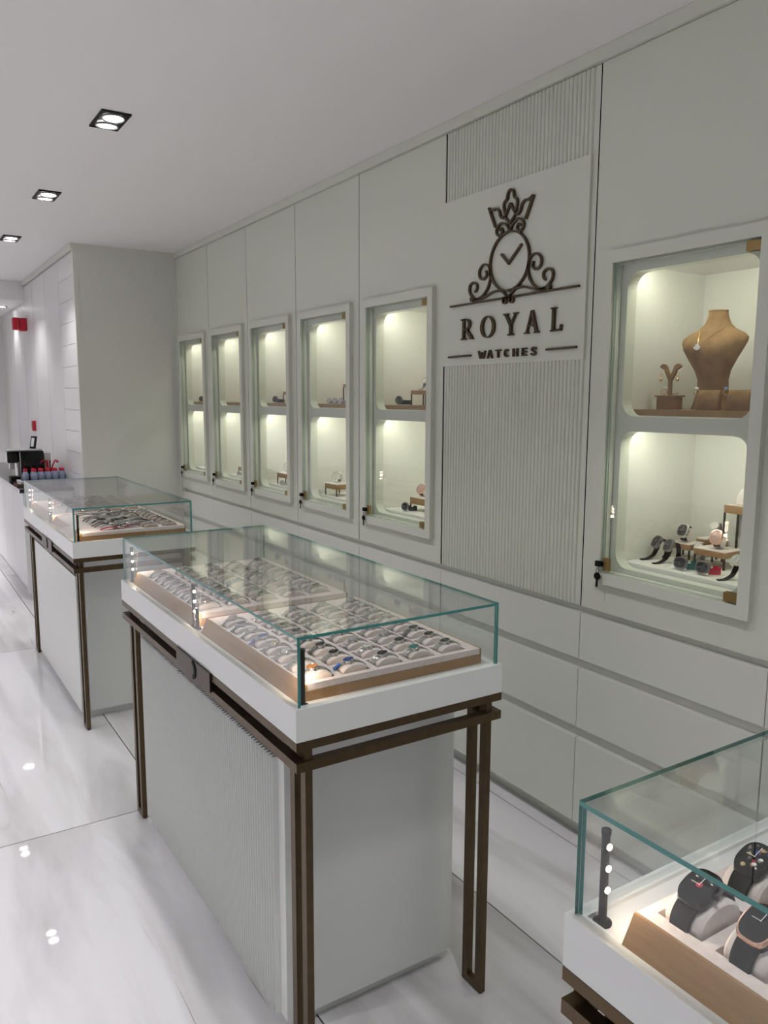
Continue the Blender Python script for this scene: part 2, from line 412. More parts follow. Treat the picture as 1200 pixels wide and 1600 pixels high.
# ------------------------------------------------------------------ display wall
DW = .7055
FR = dict(x0=.060, x1=.647, z0=.982, z1=2.072); FI = dict(x0=.098, x1=.609, z0=1.020, z1=2.033)
CUTX = (.126, .587); UP = (1.545, 2.003); LO = (1.040, 1.497)
DROWS = [(.685, .853), (.431, .649), (.068, .391)]
def drawers(par, wd):
    for z0, z1 in DROWS:
        box('drawer', M['drawer'], par, .0015, wd-.0015, 0, .022, z0, z1, bevel=.0012)
    box('recess_board', M['drawer'], par, 0, wd, .0225, .030, .07, .89)
    box('plinth', M['drawer'], par, 0, wd, .052, .07, .0, .07)
def niche_led(x0, x1, z): pass
def make_cabinet():
    o = empty('display_cabinet', label='x', cat='cabinet', group='lit display cabinets along the wall')
    plate('door_panel', M['lacquer'], o, rect(.003, DW-.003, .879, 2.669), [rect(FI['x0']+.004, FI['x1']-.004, FI['z0']+.004, FI['z1']-.004)], 0, .02)
    fr = plate('window_frame', M['lacquer'], o, rect(FR['x0'], FR['x1'], FR['z0'], FR['z1']), [rect(FI['x0'], FI['x1'], FI['z0'], FI['z1'])], -.022, .0)
    plate('inner_panel', M['lacquer'], o, rect(.07, .637, .99, 2.065), [rrect(*CUTX, *UP, .05), rrect(*CUTX, *LO, .05)], .022, .066)
    for nm, (z0, z1) in (('niche', UP), ('niche', LO)):
        x0, x1 = CUTX[0]-.012, CUTX[1]+.012; a, b = z0-.0, z1+.022
        if z0 == LO[0]: a, b = 1.033, 1.515
        else: a, b = 1.548, 2.03
        k = MB(); t = .008
        k.box(x0-t, x1+t, .43, .43+t, a-t, b+t)
        k.box(x0-t, x0, .066, .43, a, b); k.box(x1, x1+t, .066, .43, a, b)
        k.box(x0-t, x1+t, .066, .43, b, b+t); k.box(x0-t, x1+t, .066, .43, a-t, a)
        k.build(nm, M['niche'], o)
        MB().box(x0+.02, x1-.02, .068, .080, b-.006, b-.0005).build('led_strip', M['strip'], o)
    box('shelf', M['board'], o, CUTX[0]-.008, CUTX[1]+.008, .07, .428, 1.548, 1.568)
    box('shelf_liner', M['niche'], o, CUTX[0]-.008, CUTX[1]+.008, .07, .428, 1.033, 1.053)
    # glass door with brass pivots and a lock with a hanging key
    gd = MB().box(FI['x0']+.004, FI['x1']-.004, -.012, -.005, FI['z0']+.004, FI['z1']-.004)
    me = gd.mesh('glass_door', [M['doorglass'], M['edgelite']])
    for p in me.polygons: p.material_index = 0 if abs(p.normal.y) > .5 else 1
    gd = link('glass_door', me, o)
    for zc in (FI['z1']-.004-.016, FI['z0']+.004+.013):
        k = MB().box(FI['x1']-.047, FI['x1']-.002, -.016, -.0125, zc-.013, zc+.014)
        k.box(FI['x1']-.047, FI['x1']-.002, -.0045, 0.002, zc-.013, zc+.014)
        k.build('hinge', M['brass'], gd)
    lx = FI['x0']+.026; lz = 1.052
    MB().box(lx-.013, lx+.015, -.021, -.0125, lz-.022, lz+.022).build('lock', M['brass'], gd, bevel=.0015)
    k = MB(); k.cyl((lx-.034, -.026, lz-.001), .0085, .022, 14, 'x'); k.box(lx-.036, lx-.018, -.034, -.018, lz-.010, lz+.008)
    k.build('lock_barrel', M['black'], gd)
    k = MB(); k.cyl((lx-.024, -.036, lz-.043), .0125, .005, 16, 'y'); k.box(lx-.0275, lx-.0205, -.0355, -.0325, lz-.080, lz-.045)
    k.tube([(lx-.024+.006*math.cos(t), -.033, lz-.024+.009*math.sin(t)) for t in [i*PI/6 for i in range(12)]], .001, 5, True)
    k.build('key', M['black'], gd)
    for xx in (.0002, DW-.0030): box('seam_shade_strip', M['seam_shade'], o, xx, xx+.0028, .0025, .0195, .879, 2.669)  # black strips stand in for the shade deep in the door gaps
    drawers(o, DW)
    return o
cab = make_cabinet()
CABX = [PX+.006+DW*k for k in range(5)]+[-1.922, -1.2165, -.511]
CABX[:5] = [-6.279, -5.5735, -4.868, -4.1625, -3.457]
cl = ['farthest lit display cabinet, beside the grey pillar', 'second lit display cabinet from the grey pillar', 'third lit display cabinet from the grey pillar, middle of five',
      'fourth lit display cabinet from the grey pillar', 'lit display cabinet just left of the ribbed sign panel', 'nearest lit display cabinet, right of the sign, holding a necklace bust',
      'display cabinet at the right edge of the photo, mostly cut off', 'display cabinet beyond the right edge, next to the viewpoint']
for x, l in zip(CABX, cl):
    place(cab, USED, (x, 0, 0), label='white '+l)
    for zz in (2.0235, 1.5085) if x < -1 else ():
        area((x+.3565, .085, zz), (0, .55, -1), .40, .010, NICHE_W, (1, .985, .80))
# sign panel between cabinets five and six
LX0, LX1 = -2.7515, -1.922; LW = LX1-LX0
lp = empty('sign_cabinet', (LX0, 0, 0), 'ribbed white wall panel carrying the bronze emblem, with drawers below', 'panel')
for xx in (.0002, LW-.0042): box('seam_shade_strip', M['seam_shade'], lp, xx, xx+.0028+(.0012 if xx > .1 else 0), .0025, .0195, .879, 2.669)  # same painted seam shade at both edges of the sign panel
plt = box('panel', M['lacquer'], lp, .003, LW-.0045, .004, .02, .879, 2.669)
box('sign_board', M['lacquer'], lp, .003, LW-.028, -.006, .004, 1.735, 2.398)
def ribs(z0, z1):
    k = MB(); n = 42; x0, x1 = .006, LW-.030; p = (x1-x0)/n
    for i in range(n):
        c = x0+p*(i+.5); r = p*.47
        k.prism([(c-r, .004), (c-r*.75, -.0012), (c-r*.3, -.0035), (c+r*.3, -.0035), (c+r*.75, -.0012), (c+r, .004)], 'z', z0, z1)
    return k
tag(ribs(2.398, 2.667).build('ribs', M['lacquer'], lp), kind='stuff')
tag(ribs(.881, 1.735).build('ribs', M['lacquer'], lp), kind='stuff')
drawers(lp, LW)

# ------------------------------------------------------------------ bronze emblem and lettering
SC = -2.3345; SY = -.0065
sg = empty('wall_sign', (SC, SY, 1.978), 'bronze crowned clock emblem above raised lettering on the white panel', 'sign')
def rb(name, pts, wd=.0075, closed=False, th=.011):
    P = [(x, z-1.978) for x, z in pts]
    return MB().ribbon(P, wd, -th, 0, closed).build(name, M['sign'], sg)
def mir(pts): return [(-x, z) for x, z in pts]
rb('clock_ring', [(.109*math.cos(t), 2.110+.1065*math.sin(t)) for t in [2*PI*i/64 for i in range(64)]], .0075, True)
rb('clock_hand', [(-.003, 2.102), (.067, 2.161)], .0075); rb('clock_hand', [(-.045, 2.141), (.0005, 2.0995)], .0075)
R1 = [(.107, 2.092), (.106, 2.058), (.124, 2.021), (.160, 1.995), (.200, 1.993), (.230, 2.018), (.231, 2.045), (.209, 2.056), (.187, 2.045), (.188, 2.027), (.198, 2.019)]
R2 = [(.106, 2.07), (.109, 2.094), (.122, 2.112), (.150, 2.116), (.172, 2.098), (.170, 2.072), (.148, 2.061), (.129, 2.074), (.133, 2.092)]
R3 = [(.004, 1.975), (.012, 1.988), (.045, 2.006), (.09, 2.006), (.156, 1.990), (.222, 1.990)]
CU = [(.001, 2.218), (.018, 2.242), (.048, 2.254), (.073, 2.240), (.074, 2.220), (.056, 2.209), (.040, 2.222), (.049, 2.236), (.059, 2.229)]
CR = [(.122, 2.320), (.098, 2.311), (.080, 2.312), (.063, 2.301), (.056, 2.283), (.043, 2.271), (.027, 2.276)]
for f in (lambda q: q, mir):
    rb('scroll', [tuple(v) for v in spline(f(R1))]); rb('scroll', [tuple(v) for v in spline(f(R2))], .0075)
    rb('base_curve', [tuple(v) for v in spline(f(R3))], .0075); rb('curl', [tuple(v) for v in spline(f(CU))], .0075)
    rb('crown_point', f([(.083, 2.246), (.104, 2.285), (.123, 2.323)]), .009)
    rb('crown_edge', [tuple(v) for v in spline(f(CR))], .008)
    rb('crown_diamond', f([(0, 2.317), (.017, 2.292), (.029, 2.273), (0, 2.244)]), .008)
    rb('crown_arch', [tuple(v) for v in spline(f([(.029, 2.283), (.037, 2.306), (.035, 2.324), (.020, 2.336), (.017, 2.350), (.011, 2.361), (0, 2.365)]))], .008)
    bx_, bz_ = f([(.215, 1.993)])[0]
    MB().cyl((bx_, 0, bz_-1.978), .0105, -.012, 18, 'y').build('ball', M['sign'], sg)
    cx, cz = f([(.019, 1.968)])[0]
    rb('small_curl', [(cx+.0105*math.cos(t), cz+.0105*math.sin(t)) for t in [2*PI*i/16 for i in range(16)]], .006, True)
rb('base_line', [(-.358, 1.976), (.358, 1.980)], .007)
rb('dash', [(-.3655, 1.771), (-.2195, 1.773)], .007); rb('dash', [(.2115, 1.775), (.3565, 1.777)], .007)
def letter(draw, x0, z0, w_, h, th=.011):
    k = MB(); draw(k, lambda u, v: (x0-SC+u*w_, z0-1.978+v*h), w_, h, th)
    k.build('letter', M['sign'], sg)
def bar(k, T, pts, wd, th): k.ribbon([T(*p) for p in pts], wd, -th, 0)
def ring(k, T, cx, cy, ax, ay, ix, iy, t0, t1, th, n=28):
    """tapered bowl: outer half axes ax, ay; inner ix, iy"""
    pts, wd = [], []
    P = []
    for i in range(n+1):
        t = math.radians(t0+(t1-t0)*i/n)
        o = Vector(T(cx+ax*math.cos(t), cy+ay*math.sin(t))); q = Vector(T(cx+ix*math.cos(t), cy+iy*math.sin(t)))
        P.append((o+q)/2); wd.append((o-q).length)
    k.ribbon(P, wd, -th, 0)
def lR(k, T, w_, h, th):
    bar(k, T, [(.22, 0), (.22, 1)], .0112, th); bar(k, T, [(.02, .02), (.45, .02)], .005, th); bar(k, T, [(.02, .98), (.45, .98)], .005, th)
    ring(k, T, .40, .74, .38, .27, .22, .215, 92, -92, th); bar(k, T, [(.25, .985), (.42, .985)], .0045, th); bar(k, T, [(.25, .50), (.42, .49)], .0045, th)
    bar(k, T, [(.45, .48), (.88, .04)], .013, th); bar(k, T, [(.72, .02), (1.0, .02)], .005, th)
def lO(k, T, w_, h, th): ring(k, T, .5, .5, .5, .52, .34, .475, 0, 360, th, 44)
def lY(k, T, w_, h, th):
    bar(k, T, [(.52, 0), (.52, .5)], .0112, th); bar(k, T, [(.32, .02), (.72, .02)], .005, th)
    bar(k, T, [(.15, .98), (.52, .45)], .0112, th); bar(k, T, [(.86, .98), (.53, .46)], .007, th)
    bar(k, T, [(0, .98), (.34, .98)], .005, th); bar(k, T, [(.70, .98), (1, .98)], .005, th)
def lA(k, T, w_, h, th):
    bar(k, T, [(.16, .02), (.50, .99)], .007, th); bar(k, T, [(.84, .02), (.49, 1.0)], .012, th); bar(k, T, [(.28, .34), (.72, .34)], .005, th)
    bar(k, T, [(0, .02), (.30, .02)], .005, th); bar(k, T, [(.66, .02), (1, .02)], .005, th)
def lL(k, T, w_, h, th):
    bar(k, T, [(.25, 0), (.25, 1)], .0112, th); bar(k, T, [(0, .98), (.52, .98)], .005, th); bar(k, T, [(0, .02), (.98, .02)], .006, th); bar(k, T, [(.96, 0), (1.0, .26)], .006, th)
for fn, x0, x1 in ((lR, -2.619, -2.540), (lO, -2.493, -2.408), (lY, -2.357, -2.278), (lA, -2.240, -2.163), (lL, -2.104, -2.053)):
    letter(fn, x0, 1.838, x1-x0, .080)
B = .0056
def sW(k, T, *_): bar(k, T, [(0, 1), (.25, 0)], B*.78, .01); bar(k, T, [(.25, 0), (.5, .8)], B*.78, .01); bar(k, T, [(.5, .8), (.75, 0)], B*.78, .01); bar(k, T, [(.75, 0), (1, 1)], B*.78, .01)
def sA(k, T, *_): bar(k, T, [(.05, 0), (.5, 1)], B, .01); bar(k, T, [(.5, 1), (.95, 0)], B, .01); bar(k, T, [(.22, .3), (.78, .3)], B*.8, .01)
def sT(k, T, *_): bar(k, T, [(.5, 0), (.5, 1)], B, .01); bar(k, T, [(.05, .9), (.95, .9)], B, .01)
def sC(k, T, *_): ring(k, T, .5, .5, .45, .5, .25, .29, 50, 310, .01, 20)
def sH(k, T, *_): bar(k, T, [(.15, 0), (.15, 1)], B, .01); bar(k, T, [(.85, 0), (.85, 1)], B, .01); bar(k, T, [(.15, .5), (.85, .5)], B, .01)
def sE(k, T, *_):
    bar(k, T, [(.2, 0), (.2, 1)], B, .01)
    for v in (.1, .5, .9): bar(k, T, [(.2, v), (.88, v)], B*.85, .01)
def sS(k, T, *_):
    k.ribbon([Vector(T(*p)) for p in spline([(.85, .74), (.72, .9), (.45, .92), (.2, .78), (.32, .58), (.68, .44), (.82, .24), (.6, .08), (.3, .08), (.13, .26)], 5)], B*.95, -.01, 0)
for i, fn in enumerate((sW, sA, sT, sC, sH, sE, sS)):
    wx = .040 if i == 0 else .031
    letter(fn, -2.503+.0492*i+(0 if i == 0 else .004), 1.7575, wx, .0305)

# ------------------------------------------------------------------ display counters
CL, CD = 1.474, .586
Y0 = -1.325; ZR, ZB, ZG = .9273, .8522, 1.0878
def pane(name, par, x0, x1, y0, y1, z0, z1, ax):
    me = MB().box(x0, x1, y0, y1, z0, z1).mesh(name, [M['glass'], M['edge']])
    for p in me.polygons: p.material_index = 0 if (abs(p.normal[ax]) > .5 or (ax != 2 and abs(p.normal.z) > .5)) else 1
    return link(name, me, par)
def make_counter(x1, label, ribbed):
    """x measured from the near end (x1) towards -x, y from the customer side"""
    o = empty('display_counter', (x1, Y0, 0), label, 'display counter', 'glass display counters in a row')
    L, Dp = CL, CD
    # top tray: rim ring and white deck
    k = MB(); t = .020
    k.box(-L, 0, 0, t, ZB, ZR); k.box(-L, 0, Dp-t, Dp, ZB, ZR); k.box(-L, -L+t, t, Dp-t, ZB, ZR); k.box(-t, 0, t, Dp-t, ZB, ZR)
    k.build('rim', M['rim'], o)
    box('deck', M['deck'], o, -L+t, -t, t, Dp-t, ZB, .9205)
    # glass case
    a, th = .009, .0068; gc = empty('glass_case'); gc.parent = o
    for nm in ('x',):
        pane('front_pane', gc, -L+a, -a, a, a+th, ZR-.004, ZG-th-.0005, 1); pane('rear_pane', gc, -L+a, -a, Dp-a-th, Dp-a, ZR-.004, ZG-th-.0005, 1)
        pane('end_pane', gc, -L+a, -L+a+th, a+th+.0005, Dp-a-th-.0005, ZR-.004, ZG-th-.0005, 0)
        pane('end_pane', gc, -a-th, -a, a+th+.0005, Dp-a-th-.0005, ZR-.004, ZG-th-.0005, 0)
        pane('top_pane', gc, -L+a, -a, a, Dp-a, ZG-th, ZG, 2)
    # bronze frame: two rails, spacers, looped legs
    def rail(name, z0, z1, r=.024, ins=0.0):
        q = MB(); q.box(-L+ins, -ins, ins, r+ins, z0, z1); q.box(-L+ins, -ins, Dp-r-ins, Dp-ins, z0, z1)
        q.box(-L+ins, -L+r+ins, r+ins, Dp-r-ins, z0, z1); q.box(-r-ins, -ins, r+ins, Dp-r-ins, z0, z1)
        q.build(name, M['bronze'], o)
    rail('upper_rail', .831, .851); rail('lower_rail', .781, .803)
    for cx in (-.042, -L+.042):
        for cy in (.034, Dp-.034):
            q = MB(); pass
            lo = cx-.044; hi = cx+.034
            y_a, y_b = cy-.009, cy+.009
            q.box(lo, lo+.023, y_a, y_b, .026, .831); q.box(hi-.023, hi, y_a, y_b, .026, .831); q.box(lo, hi, y_a, y_b, .004, .026)
            lg = q.build('leg', M['bronze'], o)
            MB().box(lo+.003, hi-.003, y_a+.003, y_b-.003, 0, .004).build('foot_pad', M['black'], lg)
    # body
    bx0, bx1, by0, by1 = -L+.11, -.163, .045, Dp-.022
    bz0 = .034
    k = MB(); k.box(bx0, bx1, by0+.03, by1, bz0, .826); k.build('body', M['body'], o, bevel=.006)
    box('front_board', M['body'], o, bx0, bx1, by0, by0+.0295, bz0, .733)
    box('plinth', M['body'], o, bx0+.02, bx1-.02, by0+.02, by1-.02, 0, bz0)
    k = MB().box(bx1, bx1+.006, by0+.034, by1-.022, bz0+.004, .820); k.build('side_panel', M['body'], o, bevel=.002)
    if ribbed:
        n = 72; p = (bx1-.035-bx0)/n; k = MB()
        for i in range(n):
            c = bx0+p*(i+.5); r = p*.5
            k.prism([(c-r, by0), (c+r*.45, by0-.0145), (c+r*.65, by0-.0145), (c+r, by0)], 'z', bz0+.002, .732)
        tag(k.build('ribbed_front', M['body'], o), kind='stuff')
    else:
        box('front_panel', M['body'], o, bx0, bx1, by0-.010, by0, bz0, .732)
    box('shadow_gap_board', M['post'], o, bx0, bx1, by0+.004, by0+.0295, .7335, .830)  # black board stands in for the shadow gap under the lower rail
    # clasp plate in the middle of the customer side
    xm = -.67; cp = empty('clasp'); cp.parent = o
    MB().prism([(xm-.145, .798), (xm+.145, .798), (xm+.145, .852), (xm-.145, .852)], 'y', -.006, .0).build('clasp_plate', M['bronze_dark'], cp, bevel=.001)
    arc = [(xm-.145+.29*i/16, .7975-.019*math.sin(PI*i/16)) for i in range(17)]
    MB().prism([(xm+.145, .7979), (xm-.145, .7979)]+arc, 'y', -.005, .010).build('clasp_bow', M['bronze_dark'], cp)
    MB().ribbon([tuple(v) for v in spline([(xm+.004, .848), (xm+.022, .836), (xm+.026, .815), (xm+.010, .800)], 6)], [.004]+[.013]*17+[.004], -.0085, -.0062).build('clasp_arc', M['black'], cp)
    # led posts on the customer side
    for px, face in ((-.034, -1), (-.728, -1), (-.760, 1), (-L+.034, 1)):
        if px == -.760: px = -.756
        hh = 1.052 if px not in (-.728,) else .985
        q = MB(); q.lathe([(.0125, 0), (.0125, .003), (.0065, .006), (.0055, .010), (.0055, hh-.9205-.006), (.0065, hh-.9205-.006), (.0065, hh-.9205)], 18, (px, .034, .9205))
        ps = q.build('light_post', M['post'], o, smooth='auto')
        zs = (.97, 1.0, 1.03) if hh > 1 else (.95, .965)
        for z in zs:
            MB().cyl((px+face*.0052, .0345, z), .0042, face*.0018, 12, 'x').build('led', M['led'], ps)
        area((x1+px+face*.012, Y0+.036, .5*(zs[0]+zs[-1])), (face*.8, .65, -.12), .006, zs[-1]-zs[0]+.01, POST_W*(1 if hh > 1 else .5), (1, .78, .58))
    return o
X1N, X1F, X1C = -1.486, -3.836, -.682+CL
make_counter(X1N, 'middle white glass-topped display counter with ribbed front and bronze legs', True)
make_counter(X1F, 'farthest display counter, smooth white front, next to the grey pillar', False)
make_counter(X1C, 'nearest display counter cut by the right edge, holding black watches', True)
# ------------------------------------------------------------------ watch trays
ZT = .921
def make_tray(x0, x1, label, nx, ny, cx0, px, cy0, py, cw, cd, pitmat, h=.040, y0=None, yfr=None, ybk=None, pit=.016):
    """trapezoid base with sloped customer side; suede pad with pockets"""
    o = empty('watch_tray', (x1, Y0, ZT), label, 'tray', 'jewellery trays in the display counters')
    yb0, yt0, yb1 = .029, .048, .556
    if y0: yb0, yt0, yb1 = y0
    L = x1-x0
    zp = h-pit
    MB().prism([(yb0, 0), (yb1, 0), (yb1, h), (yb1-.004, h), (yb1-.004, zp), (yt0+.004, zp), (yt0+.004, h), (yt0, h)], 'x', -L, 0).build('base', M['veneer'], o)
    k = MB(); k.box(-L+.001, -.001, yt0+.0045, yb1-.0045, zp+.0005, zp+.003)
    ya, yc = yt0+.0045, yb1-.0045
    xsl = [(cx0-x1)+px*i for i in range(nx)]; ysl = [cy0-Y0+py*j for j in range(ny)]
    # lattice between pockets
    e = [-L+.001]+[v for x in xsl for v in (x-cw/2, x+cw/2)]+[-.001]; e.sort()
    for i in range(0, len(e), 2):
        if e[i+1]-e[i] > 1e-4: k.box(e[i], e[i+1], ya, yc, zp+.003, h)
    e2 = [ya]+[v for y in ysl for v in (y-cd/2, y+cd/2)]+[yc]; e2.sort()
    for x in xsl:
        for i in range(0, len(e2), 2):
            if e2[i+1]-e2[i] > 1e-4: k.box(x-cw/2, x+cw/2, e2[i], e2[i+1], zp+.003, h)
    k.build('pad', pitmat, o, recalc=False)
    return o
# ---- cushions
def cushion_mesh(name, a, b, ln, mat, low=-.011):
    n = 14; prof = []
    for i in range(n+1):
        t = PI*i/n; prof.append((-a*math.cos(t), b*math.sin(t)))
    k = MB()
    rings = []
    for x, f in ((-ln/2, .90), (-ln/2+.004, 1.0), (ln/2-.004, 1.0), (ln/2, .90)):
        rings.append([k.bm.verts.new((x, y*f, z*f)) for y, z in prof]+[k.bm.verts.new((x, a*f*.92, low)), k.bm.verts.new((x, -a*f*.92, low))])
    m = len(rings[0])
    for A, Bq in zip(rings, rings[1:]):
        for i in range(m): k.bm.faces.new((A[i], A[(i+1) % m], Bq[(i+1) % m], Bq[i]))
    k.bm.faces.new(rings[0][::-1]); k.bm.faces.new(rings[-1])
    return k.mesh(name, mat, smooth='auto')
# ---- watches
def circ(r, n=24): return [(r*math.cos(2*PI*i/n), r*math.sin(2*PI*i/n)) for i in range(n)]
def tonneau(wx, ly, n=36, p=2.7):
    out = []
    for i in range(n):
        t = 2*PI*i/n; c, s = math.cos(t), math.sin(t)
        out.append((wx*math.copysign(abs(c)**(2/3.6), c)*(1-.10*abs(s)**2), ly*math.copysign(abs(s)**(2/p), s)))
    return out
def arc_pt(a, b, t): return Vector((0, a*math.sin(t), b*math.cos(t)))
def strap_on_arc(a, b, t0, t1, w0, w1, th, n, links=False):
    k = MB()
    pts = [t0+(t1-t0)*i/n for i in range(n+1)]
    if links:
        for i in range(n):
            ta, tb = pts[i]+.1*(pts[i+1]-pts[i]), pts[i+1]-.1*(pts[i+1]-pts[i])
            w_ = w0+(w1-w0)*i/n
            v = []
            for t, off in ((ta, 0), (tb, 0), (tb, th), (ta, th)):
                q = Vector((0, (a+off)*math.sin(t), (b+off)*math.cos(t))); v.append(q)
            A = [k.bm.verts.new((-w_/2, q.y, q.z)) for q in v]; Bv = [k.bm.verts.new((w_/2, q.y, q.z)) for q in v]
            k.bm.faces.new(A); k.bm.faces.new(Bv[::-1])
            for j in range(4): k.bm.faces.new((A[j], Bv[j], Bv[(j+1) % 4], A[(j+1) % 4]))
        return k
    rows = []
    for i, t in enumerate(pts):
        w_ = w0+(w1-w0)*i/n
        rows.append([k.bm.verts.new((sx*w_/2, (a+o_)*math.sin(t), (b+o_)*math.cos(t))) for sx, o_ in ((-1, 0), (1, 0), (.92, th), (-.92, th))])
    for A, Bv in zip(rows, rows[1:]):
        for j in range(4): k.bm.faces.new((A[j], A[(j+1) % 4], Bv[(j+1) % 4], Bv[j]))
    k.bm.faces.new(rows[0][::-1]); k.bm.faces.new(rows[-1])
    return k
def head(o, T, outline, case_mat, dial_mat, hands_mat, h=.009, bend=0., bez=.86, crown_x=None, detail=None, r=.0175):
    """watch head parts under o, transformed by T"""
    def fin(k, name, mat, smooth='auto', par=o):
        me = k.mesh(name, mat, smooth=smooth); me.transform(T); return link(name, me, par)
    fin(MB().stack(outline, [(.88, -.003), (.97, 0), (1, .002), (1, h*.65), (.95, h), (bez, h), (bez-.03, h*.86)], base=True, bend=bend), 'case', case_mat)
    d = fin(MB().stack(outline, [(bez-.02, h*.84), (bez-.021, h*.9)], cap=True, bend=bend), 'dial', dial_mat, False)
    zt = h*.9+.0006
    k = MB(); ym = max(p[1] for p in outline)*.6; xm = max(p[0] for p in outline)*.55
    hw_ = .0004; k.box(-hw_, hw_, -.001, ym, zt, zt+.0004); k.box(-xm, .001, -hw_, hw_, zt, zt+.0004)
    fin(k, 'hand', hands_mat, False)
    if crown_x:
        k = MB(); k.cyl((crown_x, 0, h*.45), .003, .004, 10, 'x'); fin(k, 'crown', case_mat)
    return fin
def make_round(case_mat, dial_mat, strap_mat, links=True, a=.0352, b=.0165, tagged=None):
    o = empty('wrist_watch', label='x', cat='watch')
    t0 = math.radians(-10)
    p = arc_pt(a+.001, b+.001, t0)
    T = Matrix.Translation(p) @ Matrix.Rotation(-t0*.2+math.radians(12), 4, 'X')
    head(o, T, circ(.0140, 22), case_mat, dial_mat, M['darksteel'] if dial_mat in (D['white'], D['silver'], D['cream'], D['rose']) else M['steel'], h=.007, crown_x=.0135)
    for tt0, tt1 in ((t0-.36, math.radians(-108)), (t0+.36, math.radians(104))):
        strap_on_arc(a+.0008, b+.0008, tt0, tt1, .0165, .0145, .0026, 7, links).build('bracelet', strap_mat, o)
    if tagged:
        k = MB().box(-.0055, .0055, -.0009, 0, -.0105, .0105); me = k.mesh('tag', tagged)
        q = arc_pt(a+.0052, b+.0052, math.radians(-66)); me.transform(Matrix.Translation(q) @ Matrix.Rotation(math.radians(-48), 4, 'X') @ Matrix.Rotation(.25, 4, 'Y'))
        link('price_tag', me, o)
    return o
VAR = [  # steel watches: dial, bracelet
    ('white', 'steel', 'white-dial steel'), ('silver', 'steel', 'silver-dial steel'), ('black', 'steel', 'black-dial steel'),
    ('blue', 'steel', 'blue-dial steel'), ('rose', 'steel', 'rose-dial steel'), ('grey', 'darksteel', 'dark grey steel'),
    ('white', 'blue', 'white-dial blue-strap'), ('cream', 'steel', 'champagne-dial steel'), ('orange', 'greystrap', 'orange-dial grey-strap'),
    ('green', 'steel', 'green-dial steel'), ('white', 'rose', 'white-dial rose gold')]
PROTO = {}
def proto(v, tagged):
    key = (v, tagged)
    if key not in PROTO:
        d_, s_, _ = VAR[v]
        PROTO[key] = make_round(M['rose'] if s_ == 'rose' else M['steel'], D[d_], M[s_], links=s_ in ('steel', 'darksteel', 'rose'),
                                tagged={0: None, 1: M['tag'], 2: M['blue']}[tagged])
    return PROTO[key]
def wname(v): n = VAR[v][2]; return n if 'watch' in n else n+' watch'
CW, CDp = .058, .077
def pillow_proto(name, me, label):
    o = link(name, me); tag(o, label, 'cushion'); return o
pil_a = pillow_proto('watch_cushion', cushion_mesh('watch_cushion', .0342, .0158, .043, M['cushion']), 'x')
ROWN = ['front', 'second', 'middle', 'fourth', 'back']
# middle counter: two trays of eight by five
for ti, (x0, x1, xa, nm) in enumerate(((-2.172, -1.535, -1.580, 'nearer'), (-2.905, -2.232, -2.300, 'farther'))):
    make_tray(x0, x1, '%s pink suede watch tray with sloped brown side in middle counter' % nm, 8, 5, xa, -.0705, -1.228, .0955, CW, CDp, M['suede'])
    for j in range(5):
        for i in range(8):
            x = xa-.0705*i; y = -1.228+.0955*j; z = ZT+.040
            lab = '%s from the near end, %s row, %s tray of middle counter' % (ORD[i], ROWN[j], nm)
            place(pil_a, USED, (x, y, z), label='suede cushion '+lab, group='watch cushions in the middle counter')
            if ti == 0:
                v = {(0, 0): 8, (0, 4): 3, (0, 3): 7, (1, 0): 3, (1, 1): 2, (1, 2): 5, (1, 3): 5, (2, 0): 2, (2, 1): 0, (3, 0): 9, (3, 1): 2, (4, 0): 2, (4, 1): 2, (4, 2): 5}.get((j, i), None)
                if v is None: v = random.choice([0, 0, 1, 1, 2, 4])
                tg = 2 if (j, i) in ((0, 4), (1, 0)) else 1 if (j == 0 and i in (5, 6, 7)) else 0
            else:
                v = random.choice([0, 1, 1, 2, 2, 4, 5]) if (j, i) != (2, 3) else 3
                tg = 1 if j == 0 and i != 0 else 2 if (j, i) == (2, 3) else 0
            place(proto(v, tg), USED, (x, y+random.uniform(-.002, .002), z), (0, 0, random.uniform(-.12, .12)), label=wname(v)+' '+lab, group='watches in the middle counter')
# ---- far counter: loose watches laid flat and cushions
def make_flat(case_mat, dial_mat, strap_mat, seed):
    r = random.Random(seed); o = empty('wrist_watch', label='x', cat='watch')
    head(o, Matrix.Translation((0, 0, .005)), circ(.018, 20), case_mat, dial_mat, M['steel'], crown_x=.017)
    for sg_ in (-1, 1):
        pts = []; h = r.uniform(.004, .012); bd = r.uniform(-.015, .015)
        for i in range(9):
            t = i/8; pts.append((bd*t*t, sg_*(.015+.085*t), .006+h*math.sin(PI*t)*1.2-.0035*t))
        k = MB(); rows = []
        for i, p in enumerate(pts):
            w_ = .018-.004*i/8
            rows.append([k.bm.verts.new((p[0]+sx*w_/2, p[1], p[2]+dz)) for sx, dz in ((-1, 0), (1, 0), (.9, .0028), (-.9, .0028))])
        for A, Bv in zip(rows, rows[1:]):
            for j in range(4): k.bm.faces.new((A[j], A[(j+1) % 4], Bv[(j+1) % 4], Bv[j]))
        k.bm.faces.new(rows[0]); k.bm.faces.new(rows[-1])
        k.build('strap', strap_mat, o, smooth='auto')
    return o
FL = [make_flat(M['steel'], D['white'], M['steel'], 1), make_flat(M['darksteel'], D['black'], M['black'], 2), make_flat(M['steel'], D['silver'], M['greystrap'], 3),
      make_flat(M['steel'], D['black'], M['redstrap'], 4), make_flat(M['steel'], D['grey'], M['brown'], 5)]
FN = ['steel watch laid flat', 'black-strap watch laid flat', 'grey-strap watch laid flat', 'dark red strap watch laid flat', 'brown-strap watch laid flat']
pil_t = pillow_proto('watch_cushion', cushion_mesh('watch_cushion', .0342, .0158, .046, M['taupe']), 'x')
